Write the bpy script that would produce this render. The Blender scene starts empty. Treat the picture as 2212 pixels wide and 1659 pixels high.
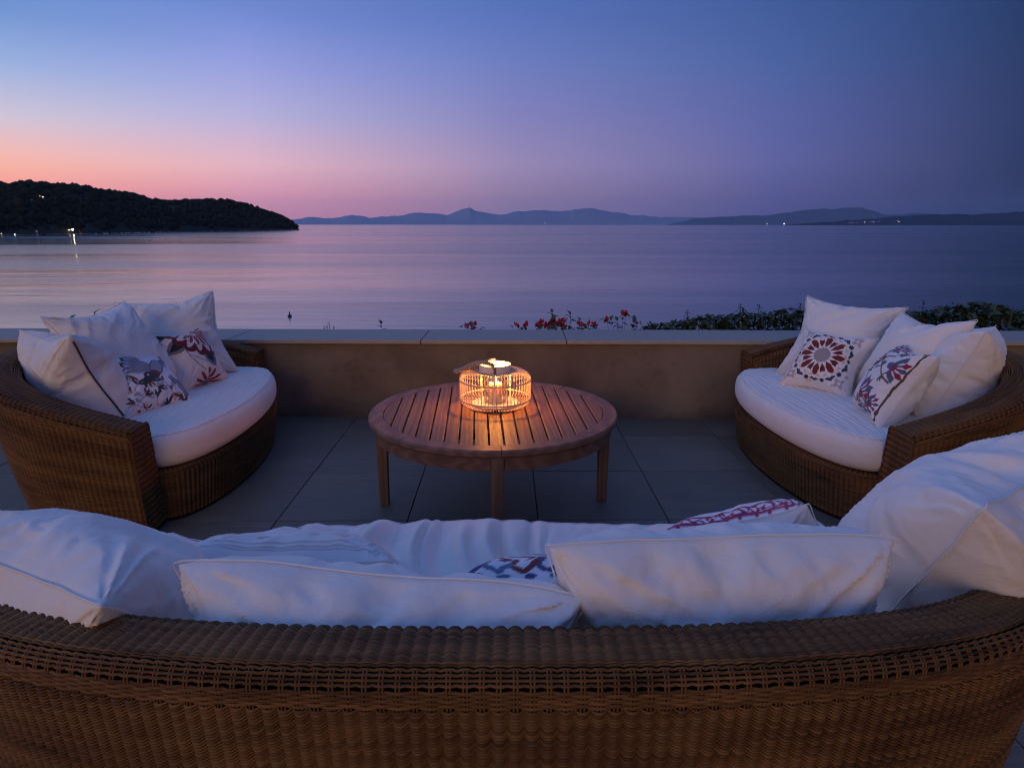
import bpy, math, random
import numpy as np
from mathutils import Vector, Matrix, Euler
rad = math.radians
random.seed(7)
C = bpy.context.scene
col = C.collection

# ------------------------------------------------------------------ camera
CAM_H, FPX = 1.33, 1385.0            # eye height, focal length in px of a 2212 px wide frame
PITCH = math.atan(344.5 / FPX)
cd = bpy.data.cameras.new('camera'); cam = bpy.data.objects.new('camera', cd); col.objects.link(cam)
cam.location = (0, 0, CAM_H); cam.rotation_euler = (rad(90) - PITCH, 0, 0)
cd.sensor_width = 36; cd.lens = 36 * FPX / 2212; cd.clip_start = 0.05; cd.clip_end = 120000
C.camera = cam
SEA_Z = -16.0

def ray(x, y):                       # direction of a photo point (2212 x 1659 frame), used for survey only
    u, v = x - 1106, y - 829.5
    return np.array([u, FPX*math.cos(PITCH) - v*math.sin(PITCH), -(FPX*math.sin(PITCH) + v*math.cos(PITCH))])
def at_depth(x, y, Y):
    r = ray(x, y); return np.array([0, 0, CAM_H]) + r*Y/r[1]

# ------------------------------------------------------------------ sky
def lin(c, a=1.0):
    o = []
    for k in c:
        k = k/255.0
        o.append(k/12.92 if k <= .04045 else ((k+.055)/1.055)**2.4)
    return (*o, a)
world = bpy.data.worlds.new('World'); C.world = world; world.use_nodes = True
nt = world.node_tree; N = nt.nodes; L = nt.links
for n in list(N): N.remove(n)
def node(t, **k):
    n = N.new(t)
    for a, b in k.items(): setattr(n, a, b)
    return n
def mth(op, a, b=None, clamp=False):
    n = node('ShaderNodeMath', operation=op, use_clamp=clamp)
    for i, q in enumerate((a, b)):
        if q is None: continue
        if hasattr(q, 'links'): L.new(q, n.inputs[i])
        else: n.inputs[i].default_value = q
    return n.outputs[0]
out = node('ShaderNodeOutputWorld'); bg = node('ShaderNodeBackground'); L.new(bg.outputs[0], out.inputs[0])
tc = node('ShaderNodeTexCoord'); sx = node('ShaderNodeSeparateXYZ'); L.new(tc.outputs['Generated'], sx.inputs[0])
AZ0 = rad(-62)                       # the afterglow, left of the frame
hx, hy = math.sin(AZ0), math.cos(AZ0)
dot = mth('ADD', mth('MULTIPLY', sx.outputs[0], hx), mth('MULTIPLY', sx.outputs[1], hy))
hl = mth('SQRT', mth('ADD', mth('ADD', mth('MULTIPLY', sx.outputs[0], sx.outputs[0]), mth('MULTIPLY', sx.outputs[1], sx.outputs[1])), 1e-6))
dl = mth('ARCCOSINE', mth('MAXIMUM', mth('MINIMUM', mth('DIVIDE', dot, hl), 1.0), -1.0))
el = mth('DIVIDE', mth('ARCSINE', mth('MAXIMUM', mth('MINIMUM', sx.outputs[2], 1.0), 0.0)), math.pi/2)
ZEN = (92, 122, 196)
cols = [  # delta from the afterglow (deg), column x in the photo, colours at rows 30,230,430,610,720,830 (3787-px rows)
    (0, None, None),
    (24.2, 0, [(110,150,210),(155,180,224),(214,202,217),(252,178,150),(255,148,118),(240,130,118)]),
    (40.8, 553, [(112,138,210),(150,160,224),(186,180,220),(222,174,184),(214,145,160),(186,118,142)]),
    (62.0, 1106, [(87,114,184),(108,125,190),(132,130,186),(146,130,168),(136,116,146),(118,100,136)]),
    (83.2, 1660, [(64,91,152),(75,98,160),(88,98,160),(96,98,156),(88,86,140),(74,74,126)]),
    (99.8, 2190, [(42,65,114),(48,68,116),(52,68,116),(50,66,108),(48,60,102),(42,54,98)]),
    (180, None, None)]
rows = [30, 230, 430, 610, 720, 830]
def elev_of(x, ysrc):
    r = ray(x, ysrc*2212/3787); return math.degrees(math.asin(r[2]/np.linalg.norm(r)))
def ramp(stops):
    n = node('ShaderNodeValToRGB'); L.new(el, n.inputs[0]); cr = n.color_ramp; cr.interpolation = 'LINEAR'
    stops = sorted(stops)
    cr.elements[0].position = stops[0][0]; cr.elements[0].color = stops[0][1]
    cr.elements[1].position = stops[-1][0]; cr.elements[1].color = stops[-1][1]
    for p, c in stops[1:-1]:
        e = cr.elements.new(p); e.color = c
    return n.outputs[0]
def mixc(a, b, t): return tuple(a[i]*(1-t)+b[i]*t for i in range(3))
ramps = []
for d, x, cs in cols:
    if cs is None:
        if d == 0:
            st = [(0, lin((255,150,110))), (4/90, lin((255,180,140))), (8/90, lin((250,200,190))), (14/90, lin((200,200,220))), (22/90, lin((140,170,218))), (40/90, lin((110,145,212))), (1, lin(ZEN))]
        else:
            st = [(0, lin((26,34,66))), (10/90, lin((29,40,76))), (22/90, lin((34,48,90))), (40/90, lin((60,84,142))), (1, lin(ZEN))]
    else:
        gain = [.93, .95, .97, 1.15, 1.25, 1.3] if x < 1500 else ([.93, .93, .97, 1.0, 1.05, 1.1] if x < 2000 else [.58, .58, .58, .56, .54, .52])
        st = [(max(0, elev_of(x, r))/90, tuple(q*gn for q in lin(c)[:3])+(1,)) for r, c, gn in zip(rows, cs, gain)]
        st += [(36/90, lin(mixc(cs[0], ZEN, .45))), (1, lin(ZEN))]
    ramps.append((d, ramp(st)))
cur = ramps[0][1]
for (d0, _), (d1, r) in zip(ramps[:-1], ramps[1:]):
    f = mth('DIVIDE', mth('SUBTRACT', dl, rad(d0)), rad(d1-d0), clamp=True)
    m = node('ShaderNodeMix', data_type='RGBA'); L.new(f, m.inputs['Factor']); L.new(cur, m.inputs['A']); L.new(r, m.inputs['B'])
    cur = m.outputs['Result']
L.new(cur, bg.inputs[0]); bg.inputs[1].default_value = 1.10

# very wide, weak, warm light standing in for unseen house lights behind the camera
sd = bpy.data.lights.new('house_glow', 'SUN'); house_glow = bpy.data.objects.new('house_glow', sd); col.objects.link(house_glow)
sd.energy = 1.15; sd.color = (1.0, .60, .26); sd.angle = rad(44)
house_glow.rotation_euler = (rad(84), 0, rad(-14))
C.view_settings.view_transform = 'Standard'; C.view_settings.look = 'None'; C.view_settings.exposure = 0; C.view_settings.gamma = 1
C.cycles.use_denoising = True; C.cycles.filter_width = 1.15
C.cycles.max_bounces = 8; C.cycles.diffuse_bounces = 4; C.cycles.volume_bounces = 1
C.cycles.sample_clamp_indirect = 4

# ------------------------------------------------------------------ helpers
def tag(o, label=None, cat=None, group=None, kind=None):
    if label: o['label'] = label
    if cat: o['category'] = cat
    if group: o['group'] = group
    if kind: o['kind'] = kind
    return o
def mesh(name, V, F, mat=None, smooth=False):
    me = bpy.data.meshes.new(name)
    if isinstance(F, np.ndarray):
        V = np.asarray(V, np.float32).reshape(-1, 3); k = F.shape[1]
        me.vertices.add(len(V)); me.vertices.foreach_set('co', V.ravel())
        me.loops.add(F.size); me.loops.foreach_set('vertex_index', F.astype(np.int32).ravel())
        me.polygons.add(len(F)); me.polygons.foreach_set('loop_start', np.arange(0, F.size, k, dtype=np.int32))
        me.update(calc_edges=True); me.validate()
    else:
        me.from_pydata([tuple(map(float, v)) for v in V], [], F)
    if mat: me.materials.append(mat)
    if smooth: me.polygons.foreach_set('use_smooth', [True]*len(me.polygons))
    me.update()
    return me
def link(name, me, parent=None, loc=None, rot=None, kind=None):
    o = bpy.data.objects.new(name, me); col.objects.link(o)
    if parent: o.parent = parent
    if loc is not None: o.location = loc
    if rot is not None: o.rotation_euler = rot
    if kind: o['kind'] = kind
    return o
def empty(name, loc=(0,0,0), rz=0.0):
    o = bpy.data.objects.new(name, None); col.objects.link(o); o.location = loc; o.rotation_euler = (0,0,rz)
    o.empty_display_size = .1
    return o
class MB:                            # collects simple solids into one mesh
    def __init__(s): s.V, s.F = [], []
    def add(s, V, F):
        b = len(s.V); s.V += [tuple(v) for v in V]; s.F += [tuple(i+b for i in f) for f in F]; return s
    def box(s, x0, x1, y0, y1, z0, z1, M=None):
        V = [(x0,y0,z0),(x1,y0,z0),(x1,y1,z0),(x0,y1,z0),(x0,y0,z1),(x1,y0,z1),(x1,y1,z1),(x0,y1,z1)]
        if M is not None: V = [tuple(M @ Vector(v)) for v in V]
        return s.add(V, [(0,3,2,1),(4,5,6,7),(0,1,5,4),(1,2,6,5),(2,3,7,6),(3,0,4,7)])
    def lathe(s, prof, n=32, c=(0,0,0), closed=False):
        V = []; m = len(prof)
        for i in range(n):
            a = 2*math.pi*i/n
            for r, z in prof: V.append((c[0]+r*math.cos(a), c[1]+r*math.sin(a), c[2]+z))
        F = []
        for i in range(n):
            j = (i+1) % n
            for k in range(m if closed else m-1):
                l = (k+1) % m
                F.append((i*m+k, j*m+k, j*m+l, i*m+l))
        return s.add(V, F)
    def tube(s, pts, r, n=6, closed=False, cap=True):
        P = [Vector(p) for p in pts]; m = len(P); V = []
        rr = r if hasattr(r, '__len__') else [r]*m
        up = Vector((0,0,1)); prev = None
        for i in range(m):
            t = (P[(i+1) % m]-P[i-1]) if closed else (P[min(i+1, m-1)]-P[max(i-1, 0)])
            t.normalize()
            if prev is None:
                a = t.cross(up)
                if a.length < 1e-3: a = t.cross(Vector((1,0,0)))
            else: a = prev - t*prev.dot(t)
            a.normalize(); prev = a; b = t.cross(a)
            for k in range(n):
                q = 2*math.pi*k/n; V.append(P[i] + (a*math.cos(q)+b*math.sin(q))*rr[i])
        F = []
        for i in range(m if closed else m-1):
            j = (i+1) % m
            for k in range(n): F.append((i*n+k, i*n+(k+1) % n, j*n+(k+1) % n, j*n+k))
        if cap and not closed: F += [tuple(range(n))[::-1], tuple(range((m-1)*n, m*n))]
        return s.add(V, F)
    def mesh(s, name, mat, smooth=False): return mesh(name, s.V, s.F, mat, smooth)
def bevel(o, w, seg=2):
    m = o.modifiers.new('bevel', 'BEVEL'); m.width = w; m.segments = seg; m.limit_method = 'ANGLE'; m.angle_limit = rad(35)
    return o
def shade(o, angle=40):
    o.data.polygons.foreach_set('use_smooth', [True]*len(o.data.polygons))
    try: o.data.set_sharp_from_angle(angle=rad(angle))
    except Exception: pass
    return o
# value noise on arrays
_rs = np.random.RandomState(11); _tab = _rs.rand(256, 256)
def vnoise(x, y):
    xi = np.floor(x).astype(int); yi = np.floor(y).astype(int); fx = x-xi; fy = y-yi
    fx = fx*fx*(3-2*fx); fy = fy*fy*(3-2*fy)
    a = _tab[xi & 255, yi & 255]; b = _tab[(xi+1) & 255, yi & 255]; c = _tab[xi & 255, (yi+1) & 255]; d = _tab[(xi+1) & 255, (yi+1) & 255]
    return (a*(1-fx)+b*fx)*(1-fy)+(c*(1-fx)+d*fx)*fy - .5
def fbm(x, y, o=4):
    s = 0; a = 1.0
    for k in range(o): s = s + a*vnoise(x*2**k+17.3*k, y*2**k+5.1*k); a *= .5
    return s

# ------------------------------------------------------------------ materials
def mat(name, base=(.5,.5,.5), rough=.6, spec=.5, **k):
    m = bpy.data.materials.new(name); m.use_nodes = True
    b = m.node_tree.nodes['Principled BSDF']
    b.inputs['Base Color'].default_value = (*base, 1); b.inputs['Roughness'].default_value = rough
    b.inputs['Specular IOR Level'].default_value = spec
    for a, v in k.items(): b.inputs[a].default_value = v
    return m
class G:                             # tiny node graph helper
    def __init__(s, m): s.m = m; s.t = m.node_tree; s.b = s.t.nodes['Principled BSDF']
    def n(s, t, **k):
        q = s.t.nodes.new(t)
        for a, b in k.items():
            if a in q.inputs: s.inp(q.inputs[a], b)
            else: setattr(q, a, b)
        return q
    def inp(s, i, v):
        if isinstance(v, bpy.types.NodeSocket): s.t.links.new(v, i)
        else: i.default_value = v
    def obj(s): return s.n('ShaderNodeTexCoord').outputs['Object']
    def map(s, v, sc=(1,1,1), loc=(0,0,0)):
        q = s.n('ShaderNodeMapping'); s.inp(q.inputs['Vector'], v); q.inputs['Scale'].default_value = sc; s.inp(q.inputs['Location'], loc); return q.outputs[0]
    def noise(s, v, scale, detail=4, rough=.5, dist=0.0):
        q = s.n('ShaderNodeTexNoise'); s.inp(q.inputs['Vector'], v)
        q.inputs['Scale'].default_value = scale; q.inputs['Detail'].default_value = detail; q.inputs['Roughness'].default_value = rough; q.inputs['Distortion'].default_value = dist
        return q.outputs['Fac']
    def ramp(s, f, stops):
        q = s.n('ShaderNodeValToRGB'); s.inp(q.inputs[0], f); cr = q.color_ramp
        cr.elements[0].position, cr.elements[1].position = stops[0][0], stops[-1][0]
        cr.elements[0].color = (*stops[0][1], 1); cr.elements[1].color = (*stops[-1][1], 1)
        for p, c in stops[1:-1]: cr.elements.new(p).color = (*c, 1)
        return q.outputs[0]
    def mix(s, f, a, b, mode='MIX'):
        q = s.n('ShaderNodeMix', data_type='RGBA', blend_type=mode)
        s.inp(q.inputs['Factor'], f)
        s.inp(q.inputs['A'], a if isinstance(a, bpy.types.NodeSocket) else (*a, 1)); s.inp(q.inputs['B'], b if isinstance(b, bpy.types.NodeSocket) else (*b, 1))
        return q.outputs['Result']
    def math(s, op, a, b=0.0, clamp=False):
        q = s.n('ShaderNodeMath', operation=op, use_clamp=clamp); s.inp(q.inputs[0], a); s.inp(q.inputs[1], b); return q.outputs[0]
    def bump(s, h, strength, dist, prev=None):
        q = s.n('ShaderNodeBump'); s.inp(q.inputs['Height'], h); q.inputs['Strength'].default_value = strength; q.inputs['Distance'].default_value = dist
        if prev is not None: s.inp(q.inputs['Normal'], prev)
        return q.outputs[0]
    def color(s, v): s.inp(s.b.inputs['Base Color'], v)
    def normal(s, v): s.inp(s.b.inputs['Normal'], v)
    def rough(s, v): s.inp(s.b.inputs['Roughness'], v)
    def rnd(s): return s.n('ShaderNodeObjectInfo').outputs['Random']
    def shift(s):                     # object coordinates shifted per object
        a = s.n('ShaderNodeVectorMath', operation='SCALE'); s.inp(a.inputs[0], (13.7, 7.3, 3.1)); s.inp(a.inputs['Scale'], s.math('MULTIPLY', s.rnd(), 9.0))
        q = s.n('ShaderNodeVectorMath', operation='ADD'); s.inp(q.inputs[0], s.obj()); s.inp(q.inputs[1], a.outputs[0]); return q.outputs[0]

M = {}
def cloth_mat(name, base, attr=False, ripple=False):
    m = mat(name, base, .92, .25); g = G(m); v = g.obj()
    m.node_tree.nodes['Principled BSDF'].inputs['Sheen Weight'].default_value = .15
    tint = g.noise(v, 3.0, 3)
    c = g.n('ShaderNodeAttribute', attribute_name='print').outputs['Color'] if attr else None
    k = g.ramp(tint, [(.3, tuple(x*.90 for x in base)), (.7, base)])
    if attr: k = g.mix(1.0, k, c, 'MULTIPLY')
    # a few dust specks
    sp = g.ramp(g.n('ShaderNodeTexVoronoi', Vector=v, Scale=14.0).outputs['Distance'], [(.012, (.12,.08,.06)), (.02, (1,1,1))])
    k = g.mix(.8, k, sp, 'MULTIPLY')
    g.color(k)
    nrm = g.bump(g.noise(v, 900, 2), .25, .0006)
    cr = g.noise(g.map(v, (1, 1, 1)), 16, 6, .55, .6)
    nrm = g.bump(cr, .45, .010, nrm)
    if ripple:
        w = g.n('ShaderNodeTexWave', Vector=g.map(v, (0.28, 1, .0)), Scale=17.0, Distortion=2.6, Detail=2.0); w.inputs['Detail Scale'].default_value = 1.2; w.bands_direction = 'Y'
        w.inputs['Detail Roughness'].default_value = .5
        nz = g.n('ShaderNodeSeparateXYZ', Vector=g.n('ShaderNodeNewGeometry').outputs['Normal']).outputs[2]
        nrm = g.bump(g.math('MULTIPLY', w.outputs['Fac'], g.ramp(nz, [(.75, (0,0,0)), (.95, (1,1,1))])), .26, .009, nrm)
    g.normal(nrm)
    return m
WHITE = (.84, .79, .725)
M['cloth'] = cloth_mat('white_canvas', WHITE)
M['seat'] = cloth_mat('white_canvas_rippled', WHITE, ripple=True)
M['print'] = cloth_mat('embroidered_cotton', (.84, .82, .80), attr=True)
M['seam'] = mat('seam_thread', (.80, .77, .74), .9, .2)
M['zip'] = mat('zip_tape', (.05, .045, .04), .7, .3)

def wicker_mat(name, a, b):
    m = mat(name, a, .5, .14); g = G(m); at = g.n('ShaderNodeAttribute', attribute_name='strand').outputs['Fac']
    n = g.noise(g.obj(), 6, 3)
    f = g.math('ADD', g.math('MULTIPLY', at, .75), g.math('MULTIPLY', n, .35))
    g.color(g.ramp(f, [(.15, a), (.85, b)])); return m
M['wicker'] = wicker_mat('brown_resin_wicker', (.038, .019, .008), (.22, .108, .040))
M['core'] = mat('weave_gap_shade', (.018, .010, .007), .9, .1)  # backing behind the weave, coloured near black as shade between the strands

m = M['tile'] = mat('stone_tile', (.2,.19,.17), .55, .4); g = G(m); v = g.shift()
gr = g.noise(g.map(v, (1.6, 22, 1)), 3.0, 6, .6, .8)
bl = g.noise(v, 2.2, 4)
c = g.mix(g.math('MULTIPLY', g.rnd(), .65), g.ramp(gr, [(.3, (.135,.116,.088)), (.7, (.245,.210,.158))]), (.120,.102,.076))
c = g.mix(g.ramp(bl, [(.35, (0,0,0)), (.75, (.5,.5,.5))]), c, (.105,.09,.07)); g.color(c)
g.rough(g.math('ADD', g.math('MULTIPLY', gr, .3), .38)); g.normal(g.bump(gr, .25, .002))
m = M['grout'] = mat('grout', (.060,.054,.048), .9, .2)

m = M['plaster'] = mat('stained_plaster', (.34,.24,.16), .9, .2); g = G(m); v = g.obj()
a = g.noise(v, 1.4, 7, .62, .4); b = g.noise(v, 5, 10, .74, .5)
c = g.ramp(a, [(.34, (.125,.102,.082)), (.52, (.185,.152,.122)), (.72, (.235,.196,.160))])
c = g.mix(g.ramp(b, [(.54, (0,0,0)), (.72, (.6,.6,.6))]), c, (.085,.068,.056))
sz = g.n('ShaderNodeSeparateXYZ', Vector=v).outputs[2]
low_dark = g.math('MULTIPLY', g.ramp(g.math('ADD', sz, g.math('MULTIPLY', g.math('SUBTRACT', a, .5), .35)), [(0.02, (1,1,1)), (.13, (0,0,0))]), g.ramp(b, [(.35,(.3,.3,.3)),(.65,(1,1,1))]))  # darker towards the foot of the wall, broken up by noise
c = g.mix(low_dark, c, (.10,.085,.07)); g.color(c)
g.normal(g.bump(b, .35, .006, g.bump(g.noise(v, 160, 3), .2, .001)))
m = M['coping'] = mat('limestone', (.42,.39,.34), .7, .35); g = G(m); v = g.shift()
a = g.noise(g.map(v, (1, 6, 6)), 26, 6, .6); b = g.noise(g.map(v, (1,4,4)), 12, 8, .75)
c = g.ramp(a, [(.3, (.29,.26,.22)), (.7, (.39,.36,.31))]); c = g.mix(g.ramp(b, [(.62, (0,0,0)), (.68, (.8,.8,.8))]), c, (.16,.13,.11)); g.color(c)
g.normal(g.bump(a, .5, .004))

def wood_mat(name, a, b, axis=(10, .7, 10), ring=False):
    m = mat(name, a, .5, .2); g = G(m); v = g.shift()
    w = g.n('ShaderNodeTexWave', Vector=g.map(v, axis), Scale=1.3, Distortion=9.0, Detail=4.0); w.inputs['Detail Scale'].default_value = 1.0
    n = g.noise(g.map(v, tuple(k*6 for k in axis)), 4, 5, .6); n2 = g.noise(v, 5, 3)
    c = g.ramp(w.outputs['Fac'], [(.1, a), (.9, b)]); c = g.mix(g.math('MULTIPLY', n, .6), c, tuple(k*.55 for k in a), 'MIX')
    c = g.mix(g.math('MULTIPLY', g.rnd(), .30), c, tuple(k*.6 for k in a)); c = g.mix(g.math('MULTIPLY', n2, .35), c, (.22,.17,.14))
    g.color(c); g.rough(g.math('ADD', g.math('MULTIPLY', n, .3), .42)); g.normal(g.bump(n, .3, .0015, g.bump(w.outputs['Fac'], .12, .002))); return m
M['slat'] = wood_mat('teak_slat', (.185,.092,.046), (.31,.162,.082))
M['rim'] = wood_mat('teak_rim', (.20,.095,.06), (.33,.17,.10), axis=(3, 3, 14))
M['legw'] = wood_mat('teak_leg', (.20,.105,.06), (.32,.18,.10), axis=(9, 9, .8))
M['gap'] = mat('table_frame', (.03,.016,.01), .8, .2)

M['rattan'] = mat('white_washed_rattan', (.62,.50,.40), .55, .4)
M['collar'] = mat('white_wood', (.72,.66,.58), .5, .4)
M['rope'] = mat('jute_rope', (.42,.31,.22), .9, .2)
M['leather'] = mat('rusty_clip', (.16,.07,.035), .5, .5)
M['wax'] = mat('candle_wax', (.92,.72,.42), .5, .4, **{'Subsurface Weight': 1.0, 'Subsurface Radius': (.05,.025,.010), 'Subsurface Scale': .7})
def emit(name, c, s):
    m = bpy.data.materials.new(name); m.use_nodes = True; t = m.node_tree
    for n in list(t.nodes): t.nodes.remove(n)
    e = t.nodes.new('ShaderNodeEmission'); o = t.nodes.new('ShaderNodeOutputMaterial'); t.links.new(e.outputs[0], o.inputs[0])
    e.inputs[0].default_value = (*c, 1); e.inputs[1].default_value = s; return m
M['flame'] = emit('flame', (1, .62, .22), 60)
m = M['glass'] = bpy.data.materials.new('seeded_glass'); m.use_nodes = True; t = m.node_tree
for n in list(t.nodes): t.nodes.remove(n)
o_ = t.nodes.new('ShaderNodeOutputMaterial'); mx = t.nodes.new('ShaderNodeMixShader'); tr = t.nodes.new('ShaderNodeBsdfTransparent'); gl = t.nodes.new('ShaderNodeBsdfGlossy')
fr = t.nodes.new('ShaderNodeLayerWeight'); fr.inputs[0].default_value = .25; gl.inputs['Roughness'].default_value = .08; tr.inputs[0].default_value = (.93,.95,.94,1)
mr = t.nodes.new('ShaderNodeMath'); mr.operation = 'MULTIPLY'; mr.inputs[1].default_value = .5
t.links.new(fr.outputs['Fresnel'], mr.inputs[0]); t.links.new(mr.outputs[0], mx.inputs[0]); t.links.new(tr.outputs[0], mx.inputs[1]); t.links.new(gl.outputs[0], mx.inputs[2]); t.links.new(mx.outputs[0], o_.inputs[0])

def leaf_mat(name, a, b):
    m = mat(name, a, .45, .4); g = G(m); g.color(g.ramp(g.n('ShaderNodeObjectInfo').outputs['Random'], [(0, a), (1, b)]) if not name.endswith('mass') else g.ramp(g.noise(g.obj(), 7, 3), [(.35, a), (.65, b)])); return m
M['leaf'] = leaf_mat('leaf', (.020,.042,.018), (.045,.080,.032))
M['leafmass'] = leaf_mat('leaf_mass', (.016,.036,.016), (.045,.075,.032))
M['stem'] = mat('stem', (.07,.055,.03), .8, .2)
M['red'] = mat('red_bract', (.34,.020,.035), .6, .3); M['pink'] = mat('pink_bract', (.36,.04,.16), .6, .3)
M['bud'] = mat('dry_bract', (.34,.17,.10), .8, .2)

# ------------------------------------------------------------------ sea, land
m = M['sea'] = mat('sea', (.034,.044,.056), .16, .5, IOR=2.35); g = G(m); v = g.obj()
big = g.noise(g.map(v, (.0007, .0055, 1)), 1.0, 7, .62, 1.5)
mid = g.noise(g.map(v, (.004, .022, 1)), 1.0, 5, .6, .8)
fine = g.noise(g.map(v, (.06, .20, 1)), 1.0, 4, .55, .3)
g.rough(g.math('ADD', g.math('MULTIPLY', g.ramp(big, [(.36, (0,0,0)), (.68, (1,1,1))]), .15), .10))
g.normal(g.bump(fine, .14, .8, g.bump(mid, .16, 3.0)))
S = 60000.0
sea = link('sea', mesh('sea', [(-S,-S,SEA_Z),(S,-S,SEA_Z),(S,S,SEA_Z),(-S,S,SEA_Z)], [(0,1,2,3)], M['sea'])); tag(sea, kind='structure')

m = M['hill'] = mat('scrub_slope', (.03,.035,.025), .95, .1)
m = M['forest'] = mat('pine_canopy', (.02,.03,.016), .95, .05); g = G(m); g.color(g.ramp(g.noise(g.obj(), .03, 4), [(.3, (.008,.014,.009)), (.7, (.024,.027,.016))]))
m = M['mount'] = mat('hazed_mountain_far', (.28,.33,.42), 1.0, 0.0)  # base colours of the ranges carry painted blue haze, paler with distance
M['mount2'] = mat('hazed_mountain_mid', (.13,.16,.21), 1.0, 0.0); M['mount3'] = mat('hazed_hills', (.045,.062,.090), 1.0, 0.0)
m = M['beach'] = mat('pale_shore_rock', (.20,.18,.16), .95, .1)

# headland: ridge line surveyed from the photograph, real distances of 1 to 2.1 km
sil = [(-3200,420,430,600),(-2200,408,520,740),(-1400,398,640,860),(-900,390,720,930),(-520,392,800,1000),(-400,382,850,1080),(-250,386,900,1150),(-120,400,960,1220),(0,402,1060,1330),(60,400,1100,1400),(100,399,1150,1450),(180,404,1230,1560),(235,414,1300,1650),(270,417,1350,1700),(310,424,1420,1760),
       (340,432,1480,1820),(365,437,1530,1860),(400,435,1600,1930),(430,433,1680,1990),(480,431,1790,2080),(520,437,1880,2140),(550,446,1930,2170),(580,456,1980,2190),(605,466,2020,2190),(625,475,2060,2190),(638,485,2085,2180),(646,493.5,2100,2170)]
sa = np.array(sil, float)
xs = np.concatenate([np.linspace(-3200, -530, 60), np.linspace(-500, 646, 150)]); ridge_y = np.interp(xs, sa[:,0], sa[:,1]); Ys = np.interp(xs, sa[:,0], sa[:,2]); Yr = np.interp(xs, sa[:,0], sa[:,3])
def sea_at(x, Y):                    # world X of photo column x at depth Y on the water
    r = ray(x, 485); return r[0]/r[1]*Y
TREE = 6.6
rows_h = 26; HV = np.zeros((len(xs), rows_h+8, 3))
for i, x in enumerate(xs):
    top = at_depth(x, ridge_y[i]+4, Yr[i])[2]
    for j in range(rows_h+8):
        if j <= rows_h:
            t = j/rows_h; Y = Ys[i]*(1-t)+Yr[i]*t
            z = SEA_Z-.4+(max(top, SEA_Z+1)-SEA_Z)*(math.sin(t*math.pi/2)**.9)
        else:
            t = (j-rows_h)/7; Y = Yr[i]+t*320; z = SEA_Z-.4+(max(top, SEA_Z+1)-SEA_Z)*(1-t)
        n = 4.0*fbm(np.array(x*.02+3), np.array(Y*.012))*math.sin(min(t,1)*math.pi) if j <= rows_h else 0
        HV[i, j] = (sea_at(x, Y), Y, z+float(n))
a, b = HV.shape[:2]; idx = np.arange(a*b).reshape(a, b)
F = np.stack([idx[:-1,:-1], idx[1:,:-1], idx[1:,1:], idx[:-1,1:]], -1).reshape(-1, 4)
hd = link('headland', mesh('headland', HV.reshape(-1,3), F, M['hill'], True)); tag(hd, kind='structure')
# pine canopy on it: thousands of crowns that read as one mass
import bmesh
bm = bmesh.new(); bmesh.ops.create_icosphere(bm, subdivisions=1, radius=1); bm.verts.ensure_lookup_table()
ico_v = np.array([v.co[:] for v in bm.verts]); ico_f = np.array([[v.index for v in f.verts] for f in bm.faces]); bm.free()
rs = np.random.RandomState(5); VV, FF = [], []; nv = 0
for k in range(6000):
    i = (60+rs.rand()*148.5) if k > 1000 else rs.rand()*60; j = 1.2+rs.rand()*(rows_h+1.0)
    if 1000 < k < 1900 or k < 200: j = rows_h-.2+rs.rand()*.8
    i0, j0 = int(i), int(j); fi, fj = i-i0, j-j0
    p = (HV[i0,j0]*(1-fi)+HV[i0+1,j0]*fi)*(1-fj)+(HV[i0,j0+1]*(1-fi)+HV[i0+1,j0+1]*fi)*fj
    s = TREE*(.55+.75*rs.rand()**1.5)*(1 if p[2] > SEA_Z+6 else .6)
    v = ico_v*(1+.15*rs.randn(len(ico_v),1))*np.array([s, s, s*rs.uniform(.7, 1.25)])+p+np.array([0,0,s*.45])
    VV.append(v); FF.append(ico_f+nv); nv += len(v)
fo = link('pine_forest', mesh('pine_forest', np.concatenate(VV), np.concatenate(FF), M['forest'])); tag(fo, 'dark pine forest covering the headland across the bay', 'forest', kind='stuff')
# shore rocks strip
VV, FF, nv = [], [], 0
for k in range(420):
    i = rs.rand()*(len(xs)-2); i0 = int(i); p = HV[i0,0]*(1-i+i0)+HV[i0+1,0]*(i-i0); s = rs.uniform(.6, 2.2)
    v = ico_v*(1+.2*rs.randn(len(ico_v),1))*np.array([s*1.8, s, s*.6])+np.array([p[0]+rs.uniform(-2,2), p[1]+rs.uniform(-2,5), SEA_Z+.3])
    VV.append(v); FF.append(ico_f+nv); nv += len(v)
tag(link('shore_rocks', mesh('shore_rocks', np.concatenate(VV), np.concatenate(FF), M['beach'])), 'pale rocks along the foot of the headland', 'rocks', kind='stuff')

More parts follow.
